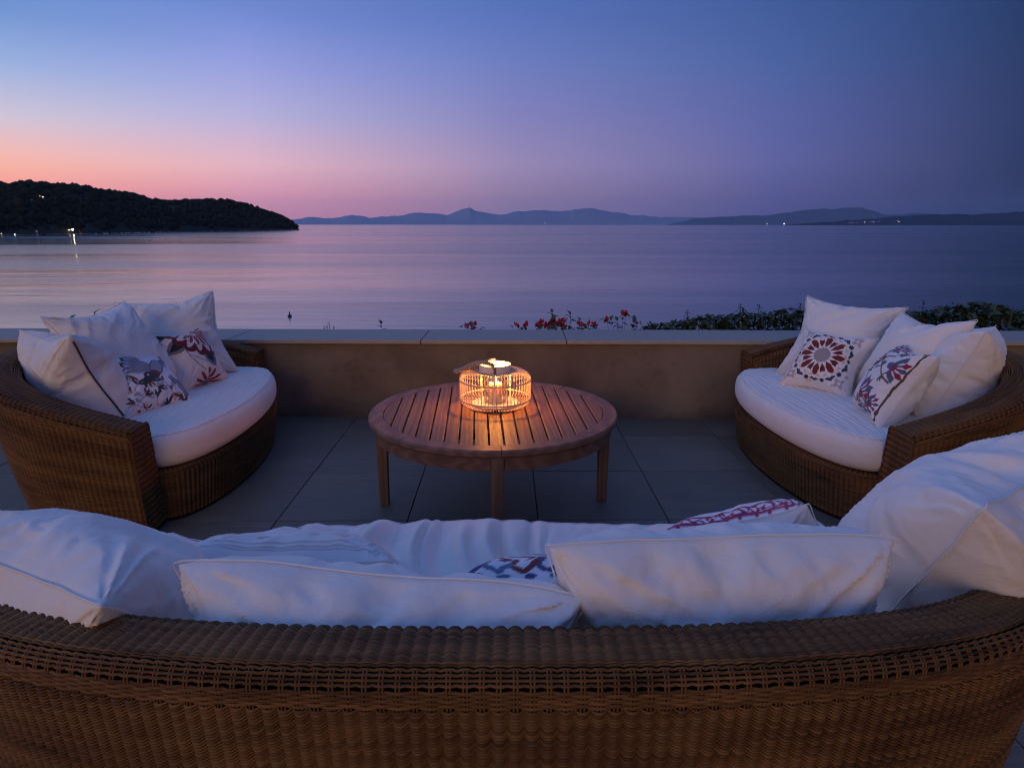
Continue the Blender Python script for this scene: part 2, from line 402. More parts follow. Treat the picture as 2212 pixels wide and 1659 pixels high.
# far mountains across the sea
def mountain(name, prof, Y0, thick, seed, mt='mount'):
    prof = np.array(prof, float); xs = np.arange(prof[0,0], prof[-1,0], 3.0); ys = np.interp(xs, prof[:,0], prof[:,1])
    ys = ys + 2.6*fbm(xs*.075+seed, xs*0+seed, 4)*np.clip((484-ys)/6, 0, 1)
    P = []
    for i, x in enumerate(xs):
        zt = max(at_depth(x, ys[i], Y0+thick)[2], SEA_Z+2)
        for j, t in enumerate((0, .25, .5, .75, 1.0, 1.5, 2.0)):
            Y = Y0+thick*t; h = [0, .28, .52, .78, 1, .6, 0][j]
            nz = (1+.10*float(fbm(np.array(x*.05+seed*3), np.array(t*3.0)))) if 0 < j < 4 else 1
            P.append((sea_at(x, Y), Y, SEA_Z-5+(zt-SEA_Z+5)*h*nz if h else SEA_Z-5))
    P = np.array(P).reshape(len(xs), 7, 3); idx = np.arange(len(xs)*7).reshape(len(xs), 7)
    F = np.stack([idx[:-1,:-1], idx[1:,:-1], idx[1:,1:], idx[:-1,1:]], -1).reshape(-1, 4)
    tag(link(name, mesh(name, P.reshape(-1,3), F, M[mt], True)), kind='structure')
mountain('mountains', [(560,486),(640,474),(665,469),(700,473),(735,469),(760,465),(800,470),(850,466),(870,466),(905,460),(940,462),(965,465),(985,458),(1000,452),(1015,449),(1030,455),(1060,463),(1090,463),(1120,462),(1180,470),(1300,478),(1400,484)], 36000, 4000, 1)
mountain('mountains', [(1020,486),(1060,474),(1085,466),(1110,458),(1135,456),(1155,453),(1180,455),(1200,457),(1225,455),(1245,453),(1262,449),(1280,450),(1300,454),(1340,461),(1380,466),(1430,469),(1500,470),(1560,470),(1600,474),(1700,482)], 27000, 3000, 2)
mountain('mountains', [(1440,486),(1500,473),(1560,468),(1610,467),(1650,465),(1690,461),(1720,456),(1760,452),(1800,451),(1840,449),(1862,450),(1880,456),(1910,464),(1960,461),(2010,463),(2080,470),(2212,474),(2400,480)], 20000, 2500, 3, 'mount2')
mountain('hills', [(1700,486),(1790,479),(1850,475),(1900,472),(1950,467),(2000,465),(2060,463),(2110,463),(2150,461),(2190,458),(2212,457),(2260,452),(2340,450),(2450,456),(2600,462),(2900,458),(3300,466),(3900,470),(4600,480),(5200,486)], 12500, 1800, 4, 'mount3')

# ------------------------------------------------------------------ terrace
YAW_T = rad(.5)
T = empty('terrace_floor', (0,0,0), YAW_T); tag(T, kind='structure')
g0 = MB().box(-7.5, 7.5, -3.6, 4.75, -.25, -.012).mesh('grout', M['grout']); link('grout_bed', g0, T)
px, py = .605, .605
tm = None
bmt = MB().box(-px/2+.0022, px/2-.0022, -py/2+.0022, py/2-.0022, -.02, 0).mesh('tile', M['tile'])
for i in range(-10, 11):
    for j in range(-9, 4):
        x = .145+px*(i+.5); y = 2.735+py*(j+.5)
        if y > 4.4: continue
        near = abs(x) < 4.6 and y > 0
        if not near and (abs(x) > 6.5 or y < -2.5): continue
        o = link('tile', bmt, T, (x, y, random.uniform(-.0012, .0012))); o.rotation_euler = (0, 0, random.uniform(-.0015, .0015)); bevel(o, .0015, 1)
# parapet wall
W = empty('parapet_wall', (0, 4.353, 0), rad(-1.0)); tag(W, 'low brown plastered parapet wall with pale stone coping at terrace edge', 'wall')
wl = MB().box(-7.5, 7.5, 0, .38, -.3, .531).mesh('wall_body', M['plaster']); link('wall_body', wl, W)
def at_wall(x): return x
joints = [-7.3, -5.9, -4.6, -3.35, -1.96, -.625, .375, 1.78, 2.85, 4.1, 5.3, 6.4, 7.4]
for a, b in zip(joints[:-1], joints[1:]):
    me = MB().box(-(b-a)/2+.0025, (b-a)/2-.0025, -.035, .435, 0, .028).mesh('coping_stone', M['coping'])
    o = link('coping_stone', me, W, ((a+b)/2, random.uniform(-.002,.002), .533+random.uniform(0,.0015))); bevel(o, .005, 2)
# planted bank and the slope down to the water
XS = np.linspace(-60, 60, 61); YS = np.array([4.74, 5.2, 6.0, 7.0, 9, 14, 22, 34, 50]); ZS = np.array([.10, .18, .12, -.4, -2.5, -7, -11.5, -15.5, -17.0])
P = np.array([[(x, y, z+.25*float(fbm(np.array(x*.7), np.array(y*.7)))*(1 if y > 6 else .25)) for y, z in zip(YS, ZS)] for x in XS]); idx = np.arange(61*9).reshape(61, 9)
m = M['soil'] = mat('soil', (.06,.05,.035), .95, .1); g = G(m); g.color(g.ramp(g.noise(g.obj(), 3, 5), [(.3,(.03,.035,.02)),(.7,(.09,.07,.045))]))
tag(link('ground', mesh('ground', P.reshape(-1,3), np.stack([idx[:-1,:-1], idx[1:,:-1], idx[1:,1:], idx[:-1,1:]], -1).reshape(-1,4), M['soil'], True)), kind='structure')
# ------------------------------------------------------------------ wicker sofa
SA, SBK, SN, SW = 0.99, 0.875, 2.8, 0.155    # half length, back depth, roundness, rim width
def back_curve(t):                            # t 0..1 along the outer top edge, arc-length spaced
    ph = np.linspace(0, math.pi, 2000); x = -SA*np.sign(np.cos(ph))*np.abs(np.cos(ph))**(2/SN); y = -SBK*np.abs(np.sin(ph))**(2/SN)
    s = np.r_[0, np.cumsum(np.hypot(np.diff(x), np.diff(y)))]; s /= s[-1]
    return np.interp(t, s, x), np.interp(t, s, y)
BACK_LEN = 3.55
def smoothcurve(fn, t):
    x, y = fn(t); e = 1e-3
    xa, ya = fn(np.clip(t-e*4, 0, 1)); xb, yb = fn(np.clip(t+e*4, 0, 1)); dx, dy = xb-xa, yb-ya; l = np.hypot(dx, dy)+1e-9
    return x, y, -dy/l, dx/l                  # inward normal (towards the seat) for a curve running left-back-right
def rim_h(y): return .500 + .225*np.clip(-y/SBK, 0, 1)**.92
def shell(T, prof_fn):
    """T: (n,) curve params. prof_fn(y) -> list of (inward offset, z) arrays. returns P (rows, n, 3)"""
    x, y, nx, ny = smoothcurve(back_curve, T)
    out = []
    for off, z in prof_fn(y): out.append(np.stack([x+nx*off, y+ny*off, z+0*x], -1))
    return np.array(out)
def arc(c0, c1, r, a0, a1, n):                # little rounded corner
    return [(c0+r*math.cos(a), c1+r*math.sin(a)) for a in np.linspace(a0, a1, n)]
def outer_prof(y, n):                         # ground -> just below the rim
    H = rim_h(y)-.024; fl = .035+FLARE*np.clip(-y/SBK, 0, 1)
    return [(fl*(1-q)**1.15, .03+(H-.03)*q) for q in n]
def top_prof(y):
    H = rim_h(y); o = []
    for a, b in arc(0, 0, .024, math.pi, math.pi/2, 6)[1:]: o.append((.024+a, H-.024+b))
    for q in np.linspace(.027, SW-.027, 24): o.append((q+0*y, H+.004*math.sin(math.pi*q/SW)))
    for a, b in arc(0, 0, .024, math.pi/2, 0, 6)[:-1]: o.append((SW-.024+a, H-.024+b))
    return o
def inner_prof(y, n):
    H = rim_h(y)-.026
    return [(SW+.02*q, H*(1-q)+.20*q) for q in n]

def weave_mesh(name, P, par, half, amp, r, spc, mat_, seed, colour_bias=0.0, plain=None):
    if plain is None: plain = np.zeros(len(P), bool)
    """P (rows, n, 3): row lines already sampled spc times per stake; par parity per row; half/amp/r per row arrays"""
    R, n = P.shape[:2]
    dS = np.gradient(P, axis=0); dT = np.gradient(P, axis=1)
    dS /= np.linalg.norm(dS, axis=2, keepdims=True)+1e-12; dT /= np.linalg.norm(dT, axis=2, keepdims=True)+1e-12
    Nn = np.cross(dT, dS); Nn /= np.linalg.norm(Nn, axis=2, keepdims=True)+1e-12
    i = np.arange(n)/spc
    rs = np.random.RandomState(seed)
    off = np.where(plain[:,None], amp[:,None]*np.sin(math.pi*(i[None,:]+par[:,None])), amp[:,None]*(2.0*np.abs(np.cos(math.pi*(i[None,:]+.5)))**.45-1.25)) + rs.normal(0, .00025, (R, n))
    pit = np.linalg.norm(np.gradient(P, axis=0), axis=2, keepdims=True)
    c = P + Nn*off[...,None]; h = (half*(1+rs.normal(0,.05,R)))[:,None,None]; rr = r[:,None,None]
    V = np.stack([c-dS*h-Nn*rr*.8, c-dS*h*.5+Nn*rr*.55, c+dS*h*.5+Nn*rr*.55, c+dS*h-Nn*rr*.8], 2)   # rows,n,4,3
    idx = np.arange(R*n*4).reshape(R, n, 4)
    F = np.stack([idx[:,:-1,:-1], idx[:,1:,:-1], idx[:,1:,1:], idx[:,:-1,1:]], -1).reshape(-1, 4)
    me = mesh(name, V.reshape(-1,3), F, mat_, True)
    val = np.clip(.5+.16*(rs.rand(R)[:,None]-.5)+.6*vnoise(np.arange(R)[:,None]*1.7+3, i[None,:]*.35)+.45*vnoise(np.arange(R)[:,None]*.10+3, i[None,:]*.09)+colour_bias, 0, 1)
    at = me.attributes.new('strand', 'FLOAT', 'POINT'); at.data.foreach_set('value', np.repeat(val.reshape(-1), 4).astype(np.float32))
    return me
def flip_if(me): return me
FLARE = .085; NST, NFR = 132, 72                                     # stakes round the back
def back_weave():
    spc = 4; T = np.linspace(0, 1, NST*spc+1)
    q_out = np.linspace(0, .945, 112); q_band = np.linspace(.956, .995, 7)
    y = back_curve(T)[1]
    rows = shell(T, lambda y: outer_prof(y, q_out)+outer_prof(y, q_band)+top_prof(y)+inner_prof(y, np.linspace(.012, .72, 34)))
    R = len(rows); par = np.arange(R) % 2
    half = np.full(R, .0023); amp = np.full(R, .0050); r = np.full(R, .0023)
    b0, b1 = 112, 119; plain = np.zeros(R, bool); plain[b0:b1] = True
    half[b0:b1] = .0025; amp[b0:b1] = .0020; r[b0:b1] = .0019
    half[b1+5:b1+29] = .0022; r[b1+5:b1+29] = .0020; amp[b1:b1+34] = .0026; amp[b1:b1+6] = .0018
    half[b1+34:] = .0065; r[b1+34:] = .003
    return weave_mesh('back_weave', rows, par, half, amp, r, spc, M['wicker'], 3, plain=plain)
def stakes():
    mb = MB(); T = (np.arange(NST)+.5)/NST
    rows = shell(T, lambda y: outer_prof(y, np.linspace(.90, 1.0, 4))+top_prof(y)[:4])
    x, y, nx, ny = smoothcurve(back_curve, T)
    for i in range(NST):
        for s in (-1, 1):
            d = np.array([-ny[i], nx[i], 0])*.0026*s
            mb.tube([rows[k, i]+d+np.array([nx[i], ny[i], 0])*.001 for k in range(len(rows))], .0019, 5, cap=False)
    me = mb.mesh('stakes', M['wicker'], True); at = me.attributes.new('strand', 'FLOAT', 'POINT'); at.data.foreach_set('value', np.full(len(me.vertices), .55, np.float32)); return me
def core_mesh():
    T = np.linspace(0, 1, 160)
    def prof(y):
        o = outer_prof(y, np.linspace(0, 1, 6)); t = top_prof(y)[::6]; i = inner_prof(y, np.linspace(0, 1, 3))
        o = [(a+.011, b) for a, b in o]; t = [(a*0.88+.010, b-.009) for a, b in t]; i = [(a-.007, b-.004) for a, b in i]
        return o+t+i+[(SW-.02+0*y, 0*y)]
    P = shell(T, prof); R, n = P.shape[:2]; idx = np.arange(R*n).reshape(R, n)
    F = [tuple(f) for f in np.stack([idx[:-1,:-1], idx[:-1,1:], idx[1:,1:], idx[1:,:-1]], -1).reshape(-1, 4)]
    F += [tuple(idx[:,0]), tuple(idx[::-1,-1])]
    return mesh('core', P.reshape(-1,3), F, M['core'], False)
def arm_end(side):                            # weave on the flat end of an arm; side 0 left, 1 right
    t = np.array([float(side)]); y0 = np.array([0.0])
    zz = np.linspace(.02, .492, 18*4+1)
    rows = []
    W = np.linspace(.0, 1.0, 36)
    x, yy, nx, ny = smoothcurve(back_curve, t); nx = 1.0 if side == 0 else -1.0
    for q in W:
        line = []
        for z in zz:
            flo = .035*(1-min(1, (z-.03)/.446))**1.15 if z > .03 else .035
            o0 = flo; o1 = SW+.055-.05*(z/.5)
            if z > .47: k = (z-.47)/.022; o0 += .018*k*k; o1 -= .018*k*k
            line.append((x[0]+nx*(o0*(1-q)+o1*q), .006+.006*math.sin(math.pi*q), z))
        rows.append(line)
    P = np.array(rows)
    if side == 1: P = P[::-1]
    R = len(P)
    return weave_mesh('arm_end_weave', P[:, ::1], np.arange(R) % 2, np.full(R, .0024), np.full(R, .0042), np.full(R, .0023), 4, M['wicker'], 21+side)
def arm_face_core(side):
    mb = MB(); s = 1 if side == 0 else -1; X0 = -SA*s
    w0, w1 = .04, SW+.05
    V = [(X0+s*w0, -.02, 0), (X0+s*w1, -.02, 0), (X0+s*(SW-.0), -.02, .48), (X0+s*.005, -.02, .48)]
    V += [(a, .002, b) for a, _, b in V]
    F = [(0,1,2,3),(7,6,5,4),(0,4,5,1),(1,5,6,2),(2,6,7,3),(3,7,4,0)]
    return mb.add(V, F).mesh('arm_core', M['core'])
def braid(side):
    mb = MB(); s = 1 if side == 0 else -1
    for inner in (0, 1):
        for ph in (0, math.pi/2, math.pi):
            pts = []
            for z in np.linspace(.01, .492, 150):
                flo = .035*(1-min(1, max(0, (z-.03)/.446)))**1.15; o = (flo-.001) if not inner else (SW+.055-.05*(z/.5))
                a = z/.030*2*math.pi+ph
                pts.append((-SA*s+s*o+.0035*math.sin(a)*s, .007+.0028*math.cos(a), z))
            mb.tube(pts, .0024, 5, cap=False)
    for ph in (0, math.pi/2, math.pi, 1.5*math.pi):
        mb.tube([(-SA*s+s*q, .006+.0042*math.cos(q/.03*2*math.pi+ph), .4955+.0042*math.sin(q/.03*2*math.pi+ph)+.004*math.sin(math.pi*q/SW)) for q in np.linspace(.004, SW-.002, 60)], .0034, 5, cap=False)
    me = mb.mesh('edge_braid', M['wicker'], True); at = me.attributes.new('strand', 'FLOAT', 'POINT'); at.data.foreach_set('value', np.full(len(me.vertices), .45, np.float32)); return me
FX = SA-SW-.03; FB = .255
def front_curve(t):
    ph = np.linspace(0, math.pi, 1500); x = -FX*np.cos(ph); y = .0+FB*np.abs(np.sin(ph))**(.95)
    s = np.r_[0, np.cumsum(np.hypot(np.diff(x), np.diff(y)))]; s /= s[-1]
    return np.interp(t, s, x), np.interp(t, s, y)
def front_rows(T, qs):
    x, y, nx, ny = smoothcurve(front_curve, T); nx, ny = -nx, -ny   # outward -> make inward point to -y
    out = []
    for off, z in qs: out.append(np.stack([x+nx*(-off), y+ny*(-off), z+0*x], -1))
    return np.array(out), nx, ny
def base_weave():
    nst = NFR; spc = 4; T = np.linspace(0, 1, nst*spc+1)
    qs = [(.030*(1-q), .02+.215*q) for q in np.linspace(0, 1, 42)]
    qs += [(.018*(1-math.cos(a)), .235+.018*math.sin(a)) for a in np.linspace(.25, math.pi/2, 5)] + [(.018+.0052*k, .2535) for k in range(1, 20)]
    x, y, nx, ny = smoothcurve(front_curve, T)
    rows = np.array([np.stack([x+nx*o*-1*-1, y+ny*o, z+0*x], -1) for o, z in [(-a, b) for a, b in qs]])
    rows = np.array([np.stack([x+nx*o, y+ny*o, z+0*x], -1) for o, z in [(-a, b) for a, b in qs]])
    R = len(rows)
    rows = rows[:, ::-1]
    return weave_mesh('base_weave', rows, np.arange(R) % 2, np.full(R, .0023), np.full(R, .0042), np.full(R, .0022), spc, M['wicker'], 9)
def base_core():
    T = np.linspace(0, 1, 90); x, y, nx, ny = smoothcurve(front_curve, T); V = []; F = []
    V += [(x[i]+nx[i]*-.036, y[i]+ny[i]*-.036, .0) for i in range(90)] + [(x[i]-nx[i]*.012, y[i]-ny[i]*.012, .243) for i in range(90)] + [(x[i]*.9, -.60, .243) for i in range(90)]
    for i in range(89): F += [(i, i+1, 91+i, 90+i), (90+i, 91+i, 181+i, 180+i)]
    return mesh('base_core', V, F, M['core'])
def sofa_meshes(a=.92, nst=124, nfront=68, w=.155):
    global SA, FX, NST, NFR, SW
    global FLARE
    SW = w; FLARE = .045 if a > 1 else .085
    SA, NST, NFR, FX = a, nst, nfront, a-SW-.03
    return dict(shell=core_mesh(), back_weave=back_weave(), stakes=stakes(), base_core=base_core(), base_weave=base_weave(),
                arms=[(arm_face_core(s), arm_end(s), braid(s)) for s in (0, 1)])
SM_wide = sofa_meshes(1.20, 148, 90, .128)
SM_small = sofa_meshes()
def sofa(SM, loc, rz, label):
    e = empty('wicker_sofa', loc, rz); tag(e, label, 'sofa', 'wicker sofas around the coffee table')
    sh = link('frame', SM['shell'], e); link('back_weave', SM['back_weave'], sh, kind='stuff'); link('stakes', SM['stakes'], sh, kind='stuff')
    ba = link('seat_base', SM['base_core'], e); link('base_weave', SM['base_weave'], ba, kind='stuff')
    for c_, w_, b_ in SM['arms']:
        a = link('arm_end', c_, e); link('arm_weave', w_, a, kind='stuff'); link('edge_braid', b_, a)
    return e
SOFAS = {'front': ((-.03, 1.635, 0), 0.0), 'left': ((-1.65, 3.42, 0), rad(-85.5)), 'right': ((1.60, 3.37, 0), rad(91.5))}
sofa(SM_wide, *SOFAS['front'], 'brown wicker sofa in the foreground seen from behind its curved back')
sofa(SM_small, *SOFAS['left'], 'brown wicker sofa at the left holding bird and red flower pillows')
sofa(SM_small, *SOFAS['right'], 'brown wicker sofa at the right in front of the leafy hedge')

# ------------------------------------------------------------------ seat cushions
def seat_outline(ph):
    """closed plan outline by angle: front bulge and the inside of the back"""
    t = np.linspace(0, 1, 400)
    fx, fy = front_curve(t); fy = fy-.000; fx = fx*1.0
    x, y, nx, ny = smoothcurve(back_curve, np.linspace(.03, .97, 500)); o = SW+.012; bx, by = x+nx*o, y+ny*o
    X = np.r_[fx, bx[::-1]]; Y = np.r_[fy, by[::-1]]; cy = -.22
    A = np.arctan2(Y-cy, X); R_ = np.hypot(X, Y-cy); k = np.argsort(A); A, R_ = A[k], R_[k]
    A = np.r_[A-2*math.pi, A, A+2*math.pi]; R_ = np.r_[R_, R_, R_]
    r = np.interp(ph, A, R_); w = np.r_[r[-8:], r, r[:8]]; ker = np.hanning(15); ker /= ker.sum(); r = np.convolve(w, ker, 'same')[8:-8]
    return r, cy
def seat_cushion(folds, seed, mat_):
    na = 420; ph = np.linspace(-math.pi, math.pi, na, endpoint=False); r, cy = seat_outline(ph)
    Z0, Z1 = .258, .425; h = (Z1-Z0)
    prof = []                                  # (radial inset, z)
    nr = 70
    rings = []
    for k in range(nr):                        # top from centre to edge
        s = (k+.5)/nr; rings.append(('t', s))
    for a in np.linspace(0, math.pi, 18)[1:-1]: rings.append(('s', a))
    for s in np.linspace(1, .0, 8): rings.append(('b', s))
    P = []
    rc = h*.46
    for kind, s in rings:
        if kind == 't': rr = (r-rc*1.0)*s; z = np.full(na, Z1)
        elif kind == 's': rr = r-rc+rc*1.12*math.sin(s)**.8; z = np.full(na, Z0+h*.5+h*.5*math.copysign(abs(math.cos(s))**.8, math.cos(s)))
        else: rr = (r-rc)*max(s, .01); z = np.full(na, Z0)
        x = rr*np.cos(ph); y = cy+rr*np.sin(ph)
        if kind != 'b':
            w = min(1, s) if kind == 't' else 1.0
            top = 1 if kind == 't' else max(0, math.cos(s))
            z = z + top*(.010*(1-w**3) + .010*fbm(x*3+seed, y*3, 3))
            if folds:                          # loose folds running front to back
                env = np.exp(-((y-.02)/.20)**2)*(.35+.65*np.clip(vnoise(x*3.1+seed, y*0)+.55, 0, 1))
                wv = x+.10*vnoise(x*2.0, y*5+seed)+.18*(y)*vnoise(x*1.3+9, y*0+2)
                f = np.abs(vnoise(wv*13+seed, y*1.2))**.8+.6*np.abs(vnoise(wv*27+5, y*2.2))
                z = z + (top*.7+.3*(top > 0))*env*(f-.28)*.10
            else:
                z = z + top*.0022*np.sin((y+.10*x*x+.012*vnoise(x*3+seed, y*3))*math.pi*2/.030)*np.clip(1.4*vnoise(x*2.3+seed, y*2.3)+.75, 0, 1)*(np.abs(x) < .8)
        P.append(np.stack([x, y, z], -1))
    P = np.array(P); R, n = P.shape[:2]
    idx = np.arange(R*n).reshape(R, n); nx = np.roll(idx, -1, 1)
    F = [tuple(f) for f in np.stack([idx[:-1], idx[1:], nx[1:], nx[:-1]], -1).reshape(-1, 4)] + [tuple(idx[0]), tuple(idx[-1][::-1])]
    me = mesh('seat_cushion', P.reshape(-1,3), F, mat_, True)
    k = nr+2; mb = MB(); pts = P[k, ::2]+np.array([0,0,.0015]); mb.tube(pts, .0022, 5, closed=True)
    return me, mb.mesh('piping', M['seam'], True)
cm, cp = seat_cushion(False, 4.0, M['seat'])
SA = 1.20; SW = .128; FX = SA-SW-.03
fm, fp = seat_cushion(True, 8.0, M['cloth'])
SA = .92; SW = .155; FX = SA-SW-.03
for key, me, pp, lab in (('front', fm, fp, 'white seat cushion with loose folds on the foreground sofa'), ('left', cm, cp, 'white rippled seat cushion under the bird and red flower pillows'), ('right', cm, cp, 'white rippled seat cushion on the sofa by the hedge')):
    o = link('seat_cushion', me, None, SOFAS[key][0], (0,0,SOFAS[key][1])); tag(o, lab, 'cushion', 'white seat cushions of the sofas'); link('piping', pp, o)

# ------------------------------------------------------------------ pillows: inflated as real cloth, then posed
def sim(N_, pressure, seed, frames=30, bend=.3, sub=1):
    rng = np.random.RandomState(seed); idx = {}; V = []; side_of = []
    def vid(side, i, j):
        if i in (0, N_) or j in (0, N_): side = 0
        k = (side, i, j)
        if k not in idx:
            idx[k] = len(V); edge = i in (0, N_) or j in (0, N_)
            V.append((i/N_-.5, j/N_-.5, 0 if edge else (.018 if side == 0 else -.018))); side_of.append(0 if edge else (1 if side == 0 else -1))
        return idx[k]
    F = []
    for i in range(N_):
        for j in range(N_):
            F.append((vid(0,i,j), vid(0,i+1,j), vid(0,i+1,j+1), vid(0,i,j+1)))
            F.append((vid(1,i,j), vid(1,i,j+1), vid(1,i+1,j+1), vid(1,i+1,j)))
    V = np.array(V); V0 = V.copy(); V0[:,2] = np.array(side_of)*.3
    V = V + rng.uniform(-.003, .003, V.shape)
    me = bpy.data.meshes.new('sim'); me.from_pydata((V*.65).tolist(), [], F)
    o = bpy.data.objects.new('sim', me); col.objects.link(o)
    md = o.modifiers.new('c', 'CLOTH'); s = md.settings
    s.quality = 6; s.mass = .15; s.air_damping = 2; s.tension_stiffness = 15; s.compression_stiffness = 15; s.shear_stiffness = 5; s.bending_stiffness = bend
    s.tension_damping = 5; s.compression_damping = 5; s.shear_damping = 5; s.use_pressure = True; s.uniform_pressure_force = pressure; s.effector_weights.gravity = 0
    md.collision_settings.use_collision = False
    for f in range(1, frames+1): C.frame_set(f)
    def ev(co, f_sub, simple):
        m2 = bpy.data.meshes.new('x'); m2.from_pydata(co.tolist(), [], F); q = bpy.data.objects.new('x', m2); col.objects.link(q)
        ss = q.modifiers.new('s', 'SUBSURF'); ss.levels = f_sub; ss.render_levels = f_sub
        if simple: ss.subdivision_type = 'SIMPLE'
        dg = bpy.context.evaluated_depsgraph_get(); dg.update(); m3 = bpy.data.meshes.new_from_object(q.evaluated_get(dg))
        a = np.empty(len(m3.vertices)*3); m3.vertices.foreach_get('co', a); fi = np.empty(len(m3.loops), np.int32); m3.loops.foreach_get('vertex_index', fi)
        r_ = (a.reshape(-1,3), fi.reshape(-1,4)); bpy.data.objects.remove(q); bpy.data.meshes.remove(m2); bpy.data.meshes.remove(m3); return r_
        return a.reshape(-1,3), fi.reshape(-1,4)
    dg = bpy.context.evaluated_depsgraph_get(); e = o.evaluated_get(dg); a = np.empty(len(e.data.vertices)*3); e.data.vertices.foreach_get('co', a); a = a.reshape(-1,3)
    bpy.data.objects.remove(o); bpy.data.meshes.remove(me); C.frame_set(1)
    if not np.isfinite(a).all(): a = V*.65
    # stitched edges stay taut: relax the folds along them
    ed = np.minimum(.5-np.abs(V0[:,0]), .5-np.abs(V0[:,1]))*N_; corner = (np.abs(V0[:,0])+np.abs(V0[:,1]) > .999-1.0/N_)
    wm = np.exp(-ed/1.6)*.85; wm[corner] = 0
    Fa = np.array(F); E_ = np.unique(np.sort(np.concatenate([Fa[:,[0,1]], Fa[:,[1,2]], Fa[:,[2,3]], Fa[:,[3,0]]]), axis=1), axis=0)
    onb = ed < .01; keep = ~(onb[E_[:,0]] ^ onb[E_[:,1]]) ; Eb = E_[keep]       # edge vertices only follow their neighbours on the edge
    nb_ = np.zeros(len(a)); np.add.at(nb_, Eb[:,0], 1); np.add.at(nb_, Eb[:,1], 1)
    wb = np.where(onb & ~corner, .9, 0.0)
    for it in range(70):
        if it == 14: wm = wb
        sm_ = np.zeros_like(a); np.add.at(sm_, Eb[:,0], a[Eb[:,1]]); np.add.at(sm_, Eb[:,1], a[Eb[:,0]])
        a = a + (sm_/np.maximum(nb_, 1)[:,None]-a)*wm[:,None]
    # boundary loop (seam)
    loop = [idx[(0,i,0)] for i in range(N_)]+[idx[(0,N_,j)] for j in range(N_)]+[idx[(0,N_-i,N_)] for i in range(N_)]+[idx[(0,0,N_-j)] for j in range(N_)]
    P, Fq = ev(a, sub, False); R0, _ = ev(V0, sub, True)
    ext = (np.abs(a[loop][:,0]).max()+np.abs(a[loop][:,1]).max())/2
    k = .5/ext
    return dict(P=P*k, F=Fq, R=R0, seam=a[loop]*k, seam_rest=V0[loop]*np.array([1,1,0]), N=N_)
SIM = [sim(62, 4.5, 1, bend=.35), sim(62, 6, 5, bend=.35), sim(38, 5, 3, sub=2), sim(38, 6, 9, sub=2), sim(40, 5, 14)]

